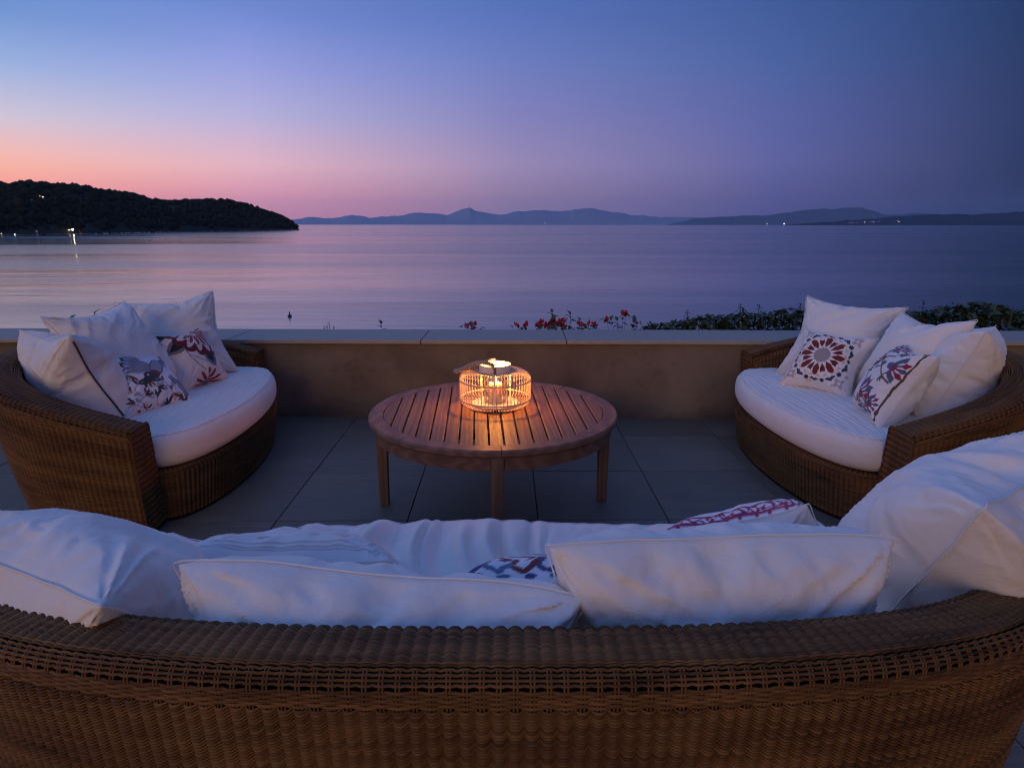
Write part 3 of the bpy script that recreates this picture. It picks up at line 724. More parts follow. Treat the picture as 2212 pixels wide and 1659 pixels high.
def paint_none(u, v): return None
def pillow(name, label, group, simi, pose, w, h, thick, rot=0, flip=False, bendx=0.0, slump=.15, paint=None, mat_=None, seam=True, zip_=None, fold=0.0, seed=1, crease=1.0, zr=.0042, arch=0.0):
    S_ = SIM[simi]; R_ = S_['R'].copy()
    def deform(P, Q):
        P = P.copy(); Q = Q.copy()
        for _ in range(rot): P = np.stack([-P[:,1], P[:,0], P[:,2]], -1); Q = np.stack([-Q[:,1], Q[:,0], Q[:,2]], -1)
        if flip: P = P*np.array([-1,1,1]); Q = Q*np.array([-1,1,1])
        x, y, z = P[:,0]*w, P[:,1]*h, P[:,2]*thick
        yn = P[:,1]
        z = z*(1+slump*(-yn)*2)
        z = z + bendx*((x/w)**2-.12) + fold*np.exp(-((yn-.30+.1*np.sin(x*7+seed))/.10)**2)*-.5
        x = x*(1-.10*slump*yn)
        y = y + arch*h*np.clip(1-(2*P[:,0]*1.02)**2, 0, 1)*np.clip(yn*2.2, 0, 1)
        z = z + .010*fbm(x*5+seed, y*5, 3)
        sg = np.clip(Q[:,2]/.3, -1, 1); ed = np.minimum(.5-np.abs(Q[:,0]), .5-np.abs(Q[:,1])).clip(0, .5); body = np.clip(ed/.03, 0, 1)
        cre = 0
        for q, (cx_, cy_) in enumerate(((-.5,-.5),(.5,-.5),(.5,.5),(-.5,.5))):      # creases fanning out of the corners
            dx, dy = P[:,0]-cx_, P[:,1]-cy_; rr = np.hypot(dx, dy); an = np.arctan2(dy, dx)
            rid = 1-2*np.abs(vnoise(an*7.5+seed*3.1+q*9, rr*2.2+q))*2
            cre = cre + np.exp(-(rr/.34)**2)*rid*np.clip(rr/.06, 0, 1)
        u1, v1 = P[:,0]*math.cos(seed)+P[:,1]*math.sin(seed), -P[:,0]*math.sin(seed)+P[:,1]*math.cos(seed)
        fo = 1-4*np.abs(vnoise(u1*2.6+seed, v1*9+2.2*vnoise(u1*3, v1*2+seed)))        # loose diagonal folds
        pk = (1-4*np.abs(vnoise((P[:,0]+P[:,1]*0)*34+seed, P[:,1]*2)))*np.exp(-(.5-np.abs(Q[:,1]))/.05)+(1-4*np.abs(vnoise(P[:,1]*34+seed, P[:,0]*2)))*np.exp(-(.5-np.abs(Q[:,0]))/.05)
        z = z + sg*body*w/.6*crease*(.0105*cre + .0075*fo*np.clip(ed/.12, 0, 1) + .0011*pk)
        return np.stack([x, y, z], -1)
    P = deform(S_['P'], S_['R']); Rr = R_.copy()
    for _ in range(rot): Rr = np.stack([-Rr[:,1], Rr[:,0], Rr[:,2]], -1)
    F_ = S_['F']
    if flip: Rr = Rr*np.array([-1,1,1]); F_ = F_[:, ::-1]
    me = mesh(name, P, F_, mat_ or (M['print'] if paint else M['cloth']), True)
    if paint:
        c = np.ones((len(P), 4), np.float32); front = Rr[:,2] > .02
        c[front, :3] = paint(Rr[front,0], Rr[front,1])
        at = me.color_attributes.new('print', 'FLOAT_COLOR', 'POINT'); at.data.foreach_set('color', c.ravel())
    o = link(name, me, None, pose[:3]); o.rotation_mode = 'XYZ'
    y_, t_, r_ = [rad(a) for a in pose[3:6]]
    o.rotation_euler = (Matrix.Rotation(y_, 3, 'Z') @ Matrix.Rotation(t_, 3, 'X') @ Matrix.Rotation(r_, 3, 'Z')).to_euler()
    tag(o, label, 'pillow', group)
    sp = deform(S_['seam'], S_['seam_rest'])
    if seam: link('seam', MB().tube(sp, .0016, 5, closed=True).mesh('seam', M['seam'], True), o)
    if zip_:
        a, b = zip_; n = len(sp); k = [sp[i % n] for i in range(int(a*n), int(b*n))]
        link('zip', MB().tube(k, zr, 6).mesh('zip', M['zip'], True), o)
    return o

# ---- prints
def srgb(*c): return np.array(lin(c)[:3])
class Pt:
    def __init__(s, u, v, base): s.u, s.v = u, v; s.c = np.tile(np.array(base, float), (len(u), 1))
    def _set(s, m, c): s.c[m] = c
    def ell(s, x, y, a, b, ang, c):
        ca, sa_ = math.cos(ang), math.sin(ang); X = (s.u-x)*ca+(s.v-y)*sa_; Y = -(s.u-x)*sa_+(s.v-y)*ca; s._set((X/a)**2+(Y/b)**2 < 1, c)
    def leaf(s, x, y, ln, wd, ang, c):        # pointed leaf starting at x,y
        ca, sa_ = math.cos(ang), math.sin(ang); X = ((s.u-x)*ca+(s.v-y)*sa_)/ln; Y = -(s.u-x)*sa_+(s.v-y)*ca
        s._set((X > 0) & (X < 1) & (np.abs(Y) < wd*np.sin(math.pi*np.clip(X,0,1)**.8)), c)
    def drop(s, x, y, ln, wd, ang, c):        # rounded petal
        ca, sa_ = math.cos(ang), math.sin(ang); X = ((s.u-x)*ca+(s.v-y)*sa_)/ln; Y = -(s.u-x)*sa_+(s.v-y)*ca
        s._set((X > 0) & (X < 1) & (np.abs(Y) < wd*np.sqrt(np.clip(1-(1-2*np.clip(X,0,1)**.6)**2, 0, 1))*(.35+.65*X)), c)
    def line(s, pts, r, c):
        for (x0,y0), (x1,y1) in zip(pts[:-1], pts[1:]):
            d = np.array([x1-x0, y1-y0]); l2 = (d**2).sum()+1e-12; t = np.clip(((s.u-x0)*d[0]+(s.v-y0)*d[1])/l2, 0, 1)
            s._set(np.hypot(s.u-x0-t*d[0], s.v-y0-t*d[1]) < r, c)
    def poly(s, pts, c):
        ins = np.zeros(len(s.u), bool); n = len(pts)
        for i in range(n):
            x0, y0 = pts[i]; x1, y1 = pts[(i+1) % n]
            k = ((y0 > s.v) != (y1 > s.v)) & (s.u < (x1-x0)*(s.v-y0)/((y1-y0) or 1e-9)+x0); ins ^= k
        s._set(ins, c)
BASE = np.array([1.0, .97, .95])
def arcp(cx, cy, r, a0, a1, n=10): return [(cx+r*math.cos(a), cy+r*math.sin(a)) for a in np.linspace(a0, a1, n)]
def p_mandala(u, v):
    u, v = u/.84, v/.84; p = Pt(u, v, BASE*.97); red = np.array([.23,.035,.028]); blue = np.array([.055,.085,.15]); grey = np.array([.42,.38,.38]); bei = np.array([.72,.52,.38]); lg = np.array([.50,.48,.50])
    rs = np.random.RandomState(2)
    for k in range(90):                       # watery blots towards the edges
        x, y = rs.uniform(-.47,.47,2)
        if math.hypot(x, y) < .44: continue
        p.ell(x, y, rs.uniform(.02,.045), rs.uniform(.015,.03), rs.uniform(0,3), BASE*(bei if rs.rand() < .5 else lg)*rs.uniform(1.1, 1.45))
    for sx_ in (-1,1):
        for sy_ in (-1,1):
            for a in range(4): p.leaf(sx_*.37, sy_*.37, .10, .030, a*math.pi/2+.78, lg*1.1)
            p.ell(sx_*.37, sy_*.37, .022, .022, 0, BASE)
    for k in range(10):
        a = 2*math.pi*(k+.5)/10
        for q in (-1, 1):
            b = a+q*.17; p.ell(.335*math.cos(b), .335*math.sin(b), .032, .022, a+1.57, bei*1.25)
        p.ell(.335*math.cos(a), .335*math.sin(a), .02, .02, 0, BASE)
    for k in range(10):
        a0 = 2*math.pi*k/10+.10; a1 = 2*math.pi*(k+1)/10-.10; am = (a0+a1)/2
        o_ = [(.402*math.cos(a0), .402*math.sin(a0)), (.418*math.cos(a0+.1), .418*math.sin(a0+.1)), (.452*math.cos(am), .452*math.sin(am)), (.418*math.cos(a1-.1), .418*math.sin(a1-.1)), (.402*math.cos(a1), .402*math.sin(a1)),
              (.375*math.cos(a1-.12), .375*math.sin(a1-.12)), (.388*math.cos(am), .388*math.sin(am)), (.375*math.cos(a0+.12), .375*math.sin(a0+.12))]
        p.poly(o_, blue)
        a = 2*math.pi*k/10; cx, cy = .405*math.cos(a), .405*math.sin(a)
        p.poly([(cx+(.043 if i % 2 == 0 else .028)*math.cos(i*math.pi/8), cy+(.043 if i % 2 == 0 else .028)*math.sin(i*math.pi/8)) for i in range(16)], blue*.75)
    for k in range(16):
        a = 2*math.pi*k/16
        def q(r, d): return (r*math.cos(a+d), r*math.sin(a+d))
        if k % 2 == 0: p.poly([q(.125, 0), q(.215, -.185), q(.305, -.13), q(.335, -.02), q(.335, .06), q(.30, .14), q(.215, .185)], red)
        else: p.poly([q(.135, 0), q(.215, -.155), q(.285, -.13), q(.268, 0), q(.285, .13), q(.215, .155)], red*.85)
    p.ell(0, 0, .115, .115, 0, grey)
    for k in range(14): a = 2*math.pi*k/14; p.ell(.108*math.cos(a), .108*math.sin(a), .016, .016, 0, grey)
    return p.c
def p_flower(u, v):
    u, v = u/1.16+.02, (v-.02)/1.12; p = Pt(u, v, np.array([.98,.86,.82])); dk = np.array([.20,.015,.035]); cr = np.array([.40,.035,.06]); wh = np.array([.98,.80,.74]); bk = np.array([.03,.04,.045]); gy = np.array([.24,.25,.27])
    p.line([(-.15,.12),(-.14,-.05),(-.05,-.20),(0,-.28)], .006, gy); p.line([(-.13,-.02),(.05,-.14)], .005, gy); p.line([(.3,-.1),(.28,-.3)], .006, gy)
    def bl(x, y, ln, a): p.leaf(x, y, ln*1.25, .085, a, gy); p.leaf(x, y, ln, .052, a, bk)
    cx, cy = .14, .30
    bl(-.22, .30, .22, 2.7); bl(-.10, .16, .22, 3.4); bl(.12, .02, .20, -1.5); bl(.30, .04, .17, -1.2); bl(.44, .10, .14, -1.0)
    for k in range(11):
        a = math.pi*.85+k*math.pi*1.38/10; p.ell(cx+.30*math.cos(a), cy+.30*math.sin(a)*.95, .085, .075, a, dk)
    for k in range(11):
        a = math.pi*.82+k*math.pi*1.40/10; p.drop(cx, cy, .315, .062, a, wh)
    for k in range(13):
        a = math.pi*.75+k*math.pi*1.5/12; p.drop(cx+.05*math.cos(a), cy+.05*math.sin(a), .185, .030, a, cr)
    p.ell(cx, cy+.01, .045, .035, 0, wh*.7)
    cx, cy = .02, -.44
    for k in range(7): a = .12+k*(math.pi-.24)/6; p.drop(cx, cy, .27, .075, a, wh*.95)
    for k in range(7): a = .12+k*(math.pi-.24)/6; p.drop(cx+.04*math.cos(a), cy+.04*math.sin(a), .19, .030, a, cr*.8)
    p.ell(cx, cy, .055, .04, 0, gy); p.ell(.37, -.40, .05, .018, .2, dk); p.ell(.42,-.33,.025,.018,0,dk); p.ell(-.43,.42,.05,.06,0,dk)
    return p.c
def p_bird(u, v):
    p = Pt(u, v, np.array([.93,.92,.98])); gn = np.array([.055,.075,.085]); rd = np.array([.30,.06,.04]); gy = np.array([.42,.42,.48]); bg_ = np.array([.60,.50,.46]); bl = np.array([.12,.15,.24])
    rs = np.random.RandomState(8); used = []
    for k in range(400):
        x, y = rs.uniform(-.47,.47,2)
        if (abs(x-.06) < .26 and abs(y-.13) < .24) or any(math.hypot(x-a, y-b) < .105 for a, b in used): continue
        used.append((x, y)); a0 = rs.uniform(0, 6.28); n = rs.randint(3, 6)
        p.line([(x, y), (x-.09*math.cos(a0), y-.09*math.sin(a0)), (x-.13*math.cos(a0+.6), y-.13*math.sin(a0+.6))], .005, gy)
        for i in range(n):
            a = a0+(i-(n-1)/2)*.62; c = [gn, gn, gn, rd, gy, bg_][rs.randint(6)]; p.drop(x, y, rs.uniform(.075,.11), .021, a, c)
        if rs.rand() < .4: p.ell(x+.1*math.cos(a0+2.5), y+.1*math.sin(a0+2.5), .028, .020, a0, [rd, gn, gy][rs.randint(3)])
    # bird: head lower left
    p.u, p.v = p.u/1.12, (p.v+.08)/1.12
    for (wx, wy, a0, da, n, ln) in ((.02, .12, 2.15, .16, 6, .30), (.12, .02, -.55, -.13, 6, .26), (.10, .20, .35, .14, 7, .28)):
        for i in range(n):
            a = a0+da*i; p.drop(wx+.012*i*math.cos(a0), wy-.012*i, ln*(1-.04*i), .034, a, bl); p.drop(wx+.012*i*math.cos(a0), wy-.012*i, ln*(1-.04*i)-.012, .026, a, gy*.9)
    p.ell(.06, .13, .13, .065, .9, bl); p.ell(.06, .13, .118, .053, .9, gy); p.ell(.0, .05, .055, .045, .4, rd); p.ell(-.06, .02, .075, .05, .1, gn); p.leaf(-.10, .02, .13, .028, -2.2, gn); p.ell(-.085, .03, .012, .010, 0, np.array([.8,.8,.8]))
    return p.c
def p_floral(u, v):
    p = Pt(u, v, np.array([.96,.93,.93])); rd = np.array([.36,.035,.09]); bl = np.array([.10,.16,.28]); ol = np.array([.16,.13,.075]); lb = np.array([.22,.28,.36])
    p.line([(.40,-.5),(.39,-.2),(.41,.1),(.40,.5)], .014, ol*.8); p.line([(-.5,.43),(0,.42),(.4,.43)], .012, ol)
    st = [[(.3,.36),(.10,.30),(-.08,.20),(-.15,.02),(-.05,-.12)], [(-.15,.02),(-.33,-.08),(-.40,-.30)], [(-.05,-.12),(.12,-.20),(.25,-.38)], [(-.08,.20),(-.30,.28),(-.45,.2)], [(.32,-.02),(.18,.02),(.05,.10)], [(-.40,-.30),(-.2,-.38),(0,-.42)]]
    for q in st: p.line(q, .010, ol)
    rs = np.random.RandomState(4)
    for q in st:
        for (x, y) in q[1:]:
            a = rs.uniform(0, 6.28)
            for k in range(3): p.leaf(x, y, .085, .016, a+k*.5, ol)
            b = a+2.2; p.line([(x, y), (x+.075*math.cos(b), y+.075*math.sin(b))], .006, ol); p.ell(x+.09*math.cos(b), y+.09*math.sin(b), .022, .022, 0, lb)
    for (x, y, a, s_) in ((-.22,.34,.9,1.0),(.08,.40,.4,.8),(.22,.14,.1,1.0),(-.30,.10,1.1,1.15),(.0,-.26,.6,1.2),(-.38,-.20,1.6,.9),(-.18,-.44,.5,.9),(.24,-.30,.3,.7),(-.42,.44,.3,.7)):
        for k in range(5):
            b = a+(k-2)*.50; p.leaf(x, y, .20*s_, .045*s_, b, [bl, rd, bl, rd, bl][k])
        for k in range(4): b = a+(k-1.5)*.50; p.leaf(x+.05*math.cos(b), y+.05*math.sin(b), .10*s_, .010, b, np.array([.96,.93,.93]))
        p.ell(x, y, .05*s_, .035*s_, a, rd); p.leaf(x, y, .10*s_, .04*s_, a+2.8, bl)
    return p.c
def p_pink(u, v):
    p = Pt(u, v, np.array([.97,.95,1.0])); c = np.array([.42,.05,.14])
    for y in (-.36, 0, .36):
        p.line([(-.5,y-.02),(.5,y+.02)], .011, c); p.line([(-.5,y+.07),(.5,y+.10)], .010, c)
        for k in range(9): x = -.45+k*.11; p.line([(x,y),(x+.055,y+.08),(x+.11,y)], .007, c)
    for j, y in enumerate((-.19,.20,.44)):
        for k in range(5):
            x = -.4+k*.2; p.line(arcp(x, y, .065, 0, 4.6, 12), .008, c); p.line(arcp(x+.03, y, .028, 3, 7, 8), .007, c); p.line([(x+.065,y),(x+.14,y-.09)], .008, c)
    p.line([(-.48,.47),(.48,.47)], .012, c); p.line([(.47,-.48),(.47,.48)], .012, c)
    return p.c
def p_stroke(u, v):
    p = Pt(u, v, np.array([.93,.94,1.0])); a = np.array([.10,.10,.26]); b = np.array([.26,.06,.06]); t = np.array([.14,.24,.36])
    p.line([(-.5,.22),(0,.24),(.5,.22)], .014, b); p.line([(-.5,.18),(.5,.18)], .010, t)
    for k in range(8):
        x = -.46+k*.13; p.line([(x,.34),(x+.06,.42),(x+.13,.36),(x+.10,.30)], .018, [a, b, t][k % 3]); p.ell(x+.03, .46, .035, .025, .4, [a, t][k % 2]); p.ell(x+.02, .30, .04, .014, .5, b)
    for k in range(30): x, y = random.uniform(-.45,.45), random.uniform(-.45,.15); p.ell(x, y, .04, .015, x*9, [a, b, t][k % 3])
    return p.c
def p_beige(u, v):
    p = Pt(u, v, np.array([.96,.94,.93])); c = np.array([.70,.60,.54]); d = np.array([.62,.58,.66])
    for y in (.38, .41, .44): p.line([(-.5,y),(.5,y)], .006, c if y < .43 else d)
    rs = np.random.RandomState(3)
    for k in range(60): p.ell(rs.uniform(-.45,.45), rs.uniform(-.45,.34), rs.uniform(.02,.06), .018, rs.uniform(0,3), c*rs.uniform(1,1.25))
    return p.c

GB = 'large white back pillows'; GS = 'small embroidered throw pillows'
W0 = .60
# left sofa
pillow('back_pillow', 'large white pillow with one sharp raised corner, farthest on the left sofa', GB, 0, (-2.03,3.86,.655,36,62,4), .57,.57,.46, rot=1)
pillow('back_pillow', 'large white pillow in the middle of the left sofa, behind the bird pillow', GB, 1, (-2.06,3.32,.655,84,58,1), .60,.60,.50)
pillow('back_pillow', 'large white pillow with dark zip leaning on the near arm of the left sofa', GB, 0, (-2.09,2.99,.61,150,68,-3), .50,.54,.62, rot=2, zip_=(.27,.47))
pillow('throw_pillow', 'small pillow embroidered with a bird and dark green leaves', GS, 2, (-1.90,3.20,.525,82,44,-16), .46,.44,.40, paint=p_bird, slump=.1)
pillow('throw_pillow', 'small pillow printed with big red petalled flowers and black leaves', GS, 3, (-1.86,3.62,.565,74,58,-3), .40,.40,.38, paint=p_flower, slump=.1, rot=0)
# right sofa
pillow('back_pillow', 'large white pillow behind the blue ringed medallion pillow', GB, 1, (1.95,3.77,.645,-43,55,-3), .58,.58,.46, rot=3)
pillow('back_pillow', 'large white middle pillow of the right sofa, behind the red and blue leaf pillow', GB, 0, (2.06,3.24,.635,-84,66,3), .54,.54,.50, flip=True)
pillow('back_pillow', 'large white pillow with a stitched edge leaning on the near arm of the right sofa', GB, 1, (2.20,3.07,.61,229,69,4), .53,.53,.66, flip=True)
pillow('throw_pillow', 'small pillow with dark red star medallion inside a blue ring', GS, 2, (1.77,3.53,.575,-48,53,-3), .41,.41,.34, paint=p_mandala, slump=.1, rot=1)
pillow('throw_pillow', 'small pillow embroidered with red and blue leaves on olive stems', GS, 3, (1.83,2.98,.585,-104,60,2), .42,.42,.40, paint=p_floral, slump=.1, flip=False)
# foreground sofa
pillow('back_pillow', 'large creased white pillow slumped at the left end of the foreground sofa', GB, 1, (-.85,1.17,.575,157,46,3), .62,.56,.60, rot=1, bendx=-.05, seed=4, crease=1.35)
pillow('back_pillow', 'long white slumped pillow left of centre on the foreground sofa back', GB, 0, (-.245,.995,.505,175.4,93,3.0), .75,.46,.62, arch=.125, bendx=-.03, rot=3, seed=9, crease=1.35)
pillow('back_pillow', 'white creased pillow right of centre on the foreground sofa back', GB, 1, (.375,1.10,.522,186,80,1.5), .67,.52,.64, arch=.10, bendx=-.02, flip=True, seed=6, crease=1.35)
pillow('back_pillow', 'very large white pillow leaning at the right end of the foreground sofa', GB, 0, (1.0,1.30,.60,216,66,-4), .62,.62,.75, flip=True, seed=2, crease=1.35)
pillow('throw_pillow', 'cream pillow with tone on tone embroidery and an open zip corner', GS, 4, (-.51,1.43,.495,181,38,1), .50,.40,.36, paint=p_beige, rot=2, zip_=(.005,.04), zr=.0025)
pillow('throw_pillow', 'pillow with purple, blue and rust embroidery mostly hidden behind white pillows', GS, 4, (.10,1.33,.485,182,42,-9), .44,.40,.36, paint=p_stroke)
pillow('throw_pillow', 'white pillow with pink scroll embroidery standing on one corner', GS, 4, (.64,1.50,.525,172,50,-36), .40,.38,.34, paint=p_pink, rot=1)

# ------------------------------------------------------------------ coffee table
TX, TY, TZ, TR = -.088, 2.94, .4755, .585; RI = TR*.886
tb = empty('coffee_table', (TX, TY, 0), rad(3.1)); tag(tb, 'round slatted teak coffee table in the middle of the terrace', 'table')
n = 96; seg = 8
for k in range(seg):                          # rim made of curved teak pieces
    mb = MB(); a0, a1 = 2*math.pi*(k+.04)/seg, 2*math.pi*(k+1+.035)/seg; m_ = 14; prof = [(RI+.001, TZ-.032), (TR-.006, TZ-.032), (TR, TZ-.024), (TR, TZ-.008), (TR-.006, TZ), (RI+.001, TZ)]
    V = []; F = []
    for i in range(m_+1):
        a = a0+(a1-.0012-a0)*i/m_
        for r_, z in prof: V.append((r_*math.cos(a), r_*math.sin(a), z))
    for i in range(m_):
        for j in range(6): F.append((i*6+j, (i+1)*6+j, (i+1)*6+(j+1) % 6, i*6+(j+1) % 6))
    F += [tuple(range(6))[::-1], tuple(range(m_*6, m_*6+6))]
    mb.add(V, F); shade(link('rim_piece', mb.mesh('rim_piece', M['rim']), tb), 30)
NS = 17; pitch = 2*RI/NS; gap = .0075
for k in range(NS):
    x0 = -RI+k*pitch+gap/2; x1 = x0+pitch-gap; R2 = RI-.0015
    x0c, x1c = max(x0, -R2+.002), min(x1, R2-.002); m_ = 6; top = []
    for i in range(m_+1): x = x0c+(x1c-x0c)*i/m_; top.append((x, math.sqrt(max(R2*R2-x*x, 1e-6))))
    ring_ = top+[(x, -y) for x, y in top[::-1]]; q = len(ring_); cx_ = (x0c+x1c)/2
    V = [(x-cx_, y, -.020) for x, y in ring_]+[(x-cx_, y, 0) for x, y in ring_]
    F = [tuple(range(q)), tuple(range(2*q-1, q-1, -1))]+[(i, q+i, q+(i+1) % q, (i+1) % q) for i in range(q)]
    o = link('slat', mesh('slat', V, F, M['slat']), tb, (cx_, 0, TZ-.001-random.uniform(0,.0008))); bevel(o, .0012, 1)
for sy in (-.27, .27): link('batten', MB().box(-.42, .42, -.03, .03, TZ-.05, TZ-.0215).mesh('batten', M['gap']), tb, (0, sy, 0))
RA = TR-.028
for k in range(4):
    a0 = math.pi/2*k; V = []; F = []; m_ = 16
    for i in range(m_+1):
        a = a0+.052+(math.pi/2-.104)*i/m_
        for r_, z in ((RA-.025, TZ-.095), (RA, TZ-.095), (RA, TZ-.0325), (RA-.025, TZ-.0325)): V.append((r_*math.cos(a), r_*math.sin(a), z))
    for i in range(m_):
        for j in range(4): F.append((i*4+j, (i+1)*4+j, (i+1)*4+(j+1) % 4, i*4+(j+1) % 4))
    F += [(3,2,1,0), tuple(range(m_*4, m_*4+4))]
    shade(link('apron', mesh('apron', V, F, M['rim']), tb), 30)
def leg_mesh():
    V = []; hw, hb = .027, .021
    for z, w_, d in ((0, hb, -.006), (.02, hb+.0005, -.006), (.30, hw-.002, 0), (TZ-.033, hw, 0)):
        V += [(-w_-d*0, -w_, z), (w_, -w_, z), (w_, w_, z), (-w_, w_, z)]
    F = [(3,2,1,0), (12,13,14,15)]
    for i in range(3):
        for j in range(4): F.append((i*4+j, i*4+(j+1) % 4, i*4+4+(j+1) % 4, i*4+4+j))
    return mesh('leg', V, F, M['legw'])
lg = leg_mesh()
for k in range(4):
    a = math.pi/2*k; o = link('leg', lg, tb, ((RA-.022)*math.cos(a), (RA-.022)*math.sin(a), 0), (0,0,a)); bevel(o, .003, 2)

# ------------------------------------------------------------------ lantern
LX, LY, LZ = -.080, 2.985, TZ+.0005
lan = empty('lantern', (LX, LY, LZ), rad(0)); tag(lan, 'lit round rattan candle lantern with rope handle on the coffee table', 'lantern')
RC, HC, rc = .171, .176, .036
NR = 62
def cage_path():
    p = [(.050, .010)]; p += [(RC-rc+rc*math.sin(a), .012+rc-rc*math.cos(a)) for a in np.linspace(.0, math.pi/2, 6)]
    p += [(RC, .012+rc+(HC-2*rc-.012)*.33), (RC, .012+rc+(HC-2*rc-.012)*.66)]
    p += [(RC-rc*1.3+rc*1.3*math.cos(a), HC-rc+rc*math.sin(a)) for a in np.linspace(0, math.pi/2, 6)] + [(.082, HC+.002)]; return p
cp_ = cage_path()
rib = MB().tube([(r_, 0, z) for r_, z in cp_], .0020, 5).mesh('rib', M['rattan'], True)
for k in range(NR): link('rib', rib, lan, (0,0,0), (0,0,2*math.pi*k/NR))
for z in (.136, .044):
    link('hoop', MB().lathe([(RC-.0022, z-.004), (RC-.0022, z+.004), (RC-.0055, z+.004), (RC-.0055, z-.004)], 72, closed=True).mesh('hoop', M['rattan'], True), lan)
shade(link('base_plate', MB().lathe([(0.0,.014),(.112,.014),(.112,.022),(0.0,.022)], 48).mesh('base_plate', M['collar']), lan), 30)
link('base_ring', MB().lathe([(.050,0),(.060,0),(.060,.013),(.050,.013)], 40, closed=True).mesh('base_ring', M['rattan']), lan)
cb = link('collar', MB().lathe([(.0765,.176),(.0765,.210),(.0725,.210),(.0725,.176)], 64, closed=True).mesh('collar', M['collar']), lan); shade(cb, 30)
shade(link('flange', MB().lathe([(.0728,.171),(.089,.171),(.089,.1765),(.0728,.1765)], 64, closed=True).mesh('flange', M['collar']), lan), 30)
for a in (rad(-92), rad(28), rad(148)):
    o = link('post', MB().box(-.0055,.0055,-.0018,.0018,.022,.172).mesh('post', M['collar']), lan, (.082*math.cos(a), .082*math.sin(a), 0), (0,0,a+math.pi/2))
gz = link('glass_cylinder', MB().lathe([(.056,.023),(.056,.158),(.0535,.158),(.0535,.026),(.0,.026)], 48).mesh('glass_cylinder', M['glass'], True), lan)
cn = empty('candle', (LX, LY, LZ+.0265)); tag(cn, 'thick burning pillar candle inside the glass of the lantern', 'candle')
shade(link('wax_body', MB().lathe([(0,0),(.032,0),(.0335,.004),(.0335,.086),(.0315,.0905),(.028,.090),(.020,.0835),(0,.082)], 40).mesh('wax_body', M['wax']), cn), 50)
link('wick', MB().tube([(0,0,.080),(.0008,0,.090),(.002,0,.096)], .0012, 5).mesh('wick', M['zip']), cn)
fl = link('flame', MB().lathe([(0,.090),(.0045,.094),(.0068,.101),(.0058,.112),(.0028,.124),(0,.134)], 14).mesh('flame', M['flame'], True), cn)
ld = bpy.data.lights.new('candle_light', 'POINT'); lo = bpy.data.objects.new('candle_light', ld); col.objects.link(lo); lo.parent = cn; lo.location = (0,0,.124)
ld.energy = 17; ld.color = (1.0, .30, .045); ld.shadow_soft_size = .030
fl.visible_shadow = True
# rope handle: twisted strands
A_, B_ = Vector((.0, -.0795, .205)), Vector((.0, .0795, .205))
ctrl = [(-.004,-.081,.216),(-.035,-.085,.232),(-.070,-.082,.235),(-.105,-.076,.224),(-.140,-.070,.206),(-.170,-.060,.191),(-.186,-.044,.184),(-.178,-.026,.183),(-.150,-.020,.187),(-.118,-.010,.188),(-.098,.018,.189),(-.080,.050,.194),(-.040,.080,.206),(-.004,.081,.214)]
def catmull(P, n):
    P = [Vector(p) for p in P]; out = []
    for i in range(len(P)-1):
        p0, p1, p2, p3 = P[max(i-1,0)], P[i], P[i+1], P[min(i+2, len(P)-1)]
        for k in range(n):
            t = k/n; out.append(.5*((2*p1)+(-p0+p2)*t+(2*p0-5*p1+4*p2-p3)*t*t+(-p0+3*p1-3*p2+p3)*t**3))
    out.append(P[-1]); return out
cl = catmull(ctrl, 22); mbr = MB()
for s3 in range(3):
    pts = []
    for i, p in enumerate(cl):
        t = (cl[min(i+1, len(cl)-1)]-cl[max(i-1, 0)]).normalized(); a = t.cross(Vector((0,0,1))).normalized(); b = t.cross(a); w_ = i*.30+s3*2*math.pi/3
        pts.append(p+(a*math.cos(w_)+b*math.sin(w_))*.0056)
    mbr.tube(pts, .0054, 6)
link('rope_handle', mbr.mesh('rope_handle', M['rope'], True), lan)
for s in (-1, 1):
    link('clip', MB().box(-.0065,.0065,-.0012,.0012,-.014,.014).mesh('clip', M['leather']), lan, (0, s*.0788, .190))
    link('wire_loop', MB().tube([(-.002+.007*math.cos(a)*.8, s*.0795, .209+.008*math.sin(a)) for a in np.linspace(0, 2*math.pi, 12, endpoint=False)], .0008, 4, closed=True).mesh('wire_loop', M['leather']), lan)
# ------------------------------------------------------------------ plants behind the wall
def leaf_mesh(name, L_, W_, mt, curl=.25, round_=False):
    V = []; F = []; n = 5
    for i in range(n+1):
        t = i/n; w = W_*(math.sin(math.pi*min(1, t*.96+.04)**(.75 if round_ else .9))) if i < n else .0
        w = max(w, .0015); z = -curl*L_*(t-.1)**2
        V += [(-w, t*L_, z+w*.35), (0, t*L_, z), (w, t*L_, z+w*.35)]
    for i in range(n):
        for j in range(2): F.append((i*3+j, i*3+j+1, i*3+4+j, i*3+3+j))
    return mesh(name, V, F, mt, True)
LEAVES = [leaf_mesh('leaf', .062, .026, M['leaf'], .5, True), leaf_mesh('leaf', .050, .017, M['leaf'], .9), leaf_mesh('leaf', .036, .010, M['leaf'], .4)]
SPRIG = [leaf_mesh('leaf', .044, .0135, M['leaf'], .8), leaf_mesh('leaf', .036, .012, M['leaf'], 1.1)]
BR = {c: leaf_mesh('bract', .030, .013, M[c], -.6, True) for c in ('red', 'pink')}
rp = random.Random(3)
def leaf_at(me, parent, p, yaw, pitch, roll, s, name='leaf'):
    o = link(name, me, parent, p); o.rotation_euler = (Matrix.Rotation(yaw, 3, 'Z') @ Matrix.Rotation(pitch, 3, 'X') @ Matrix.Rotation(roll, 3, 'Y')).to_euler(); o.scale = (s, s, s); return o
GROUND = .16
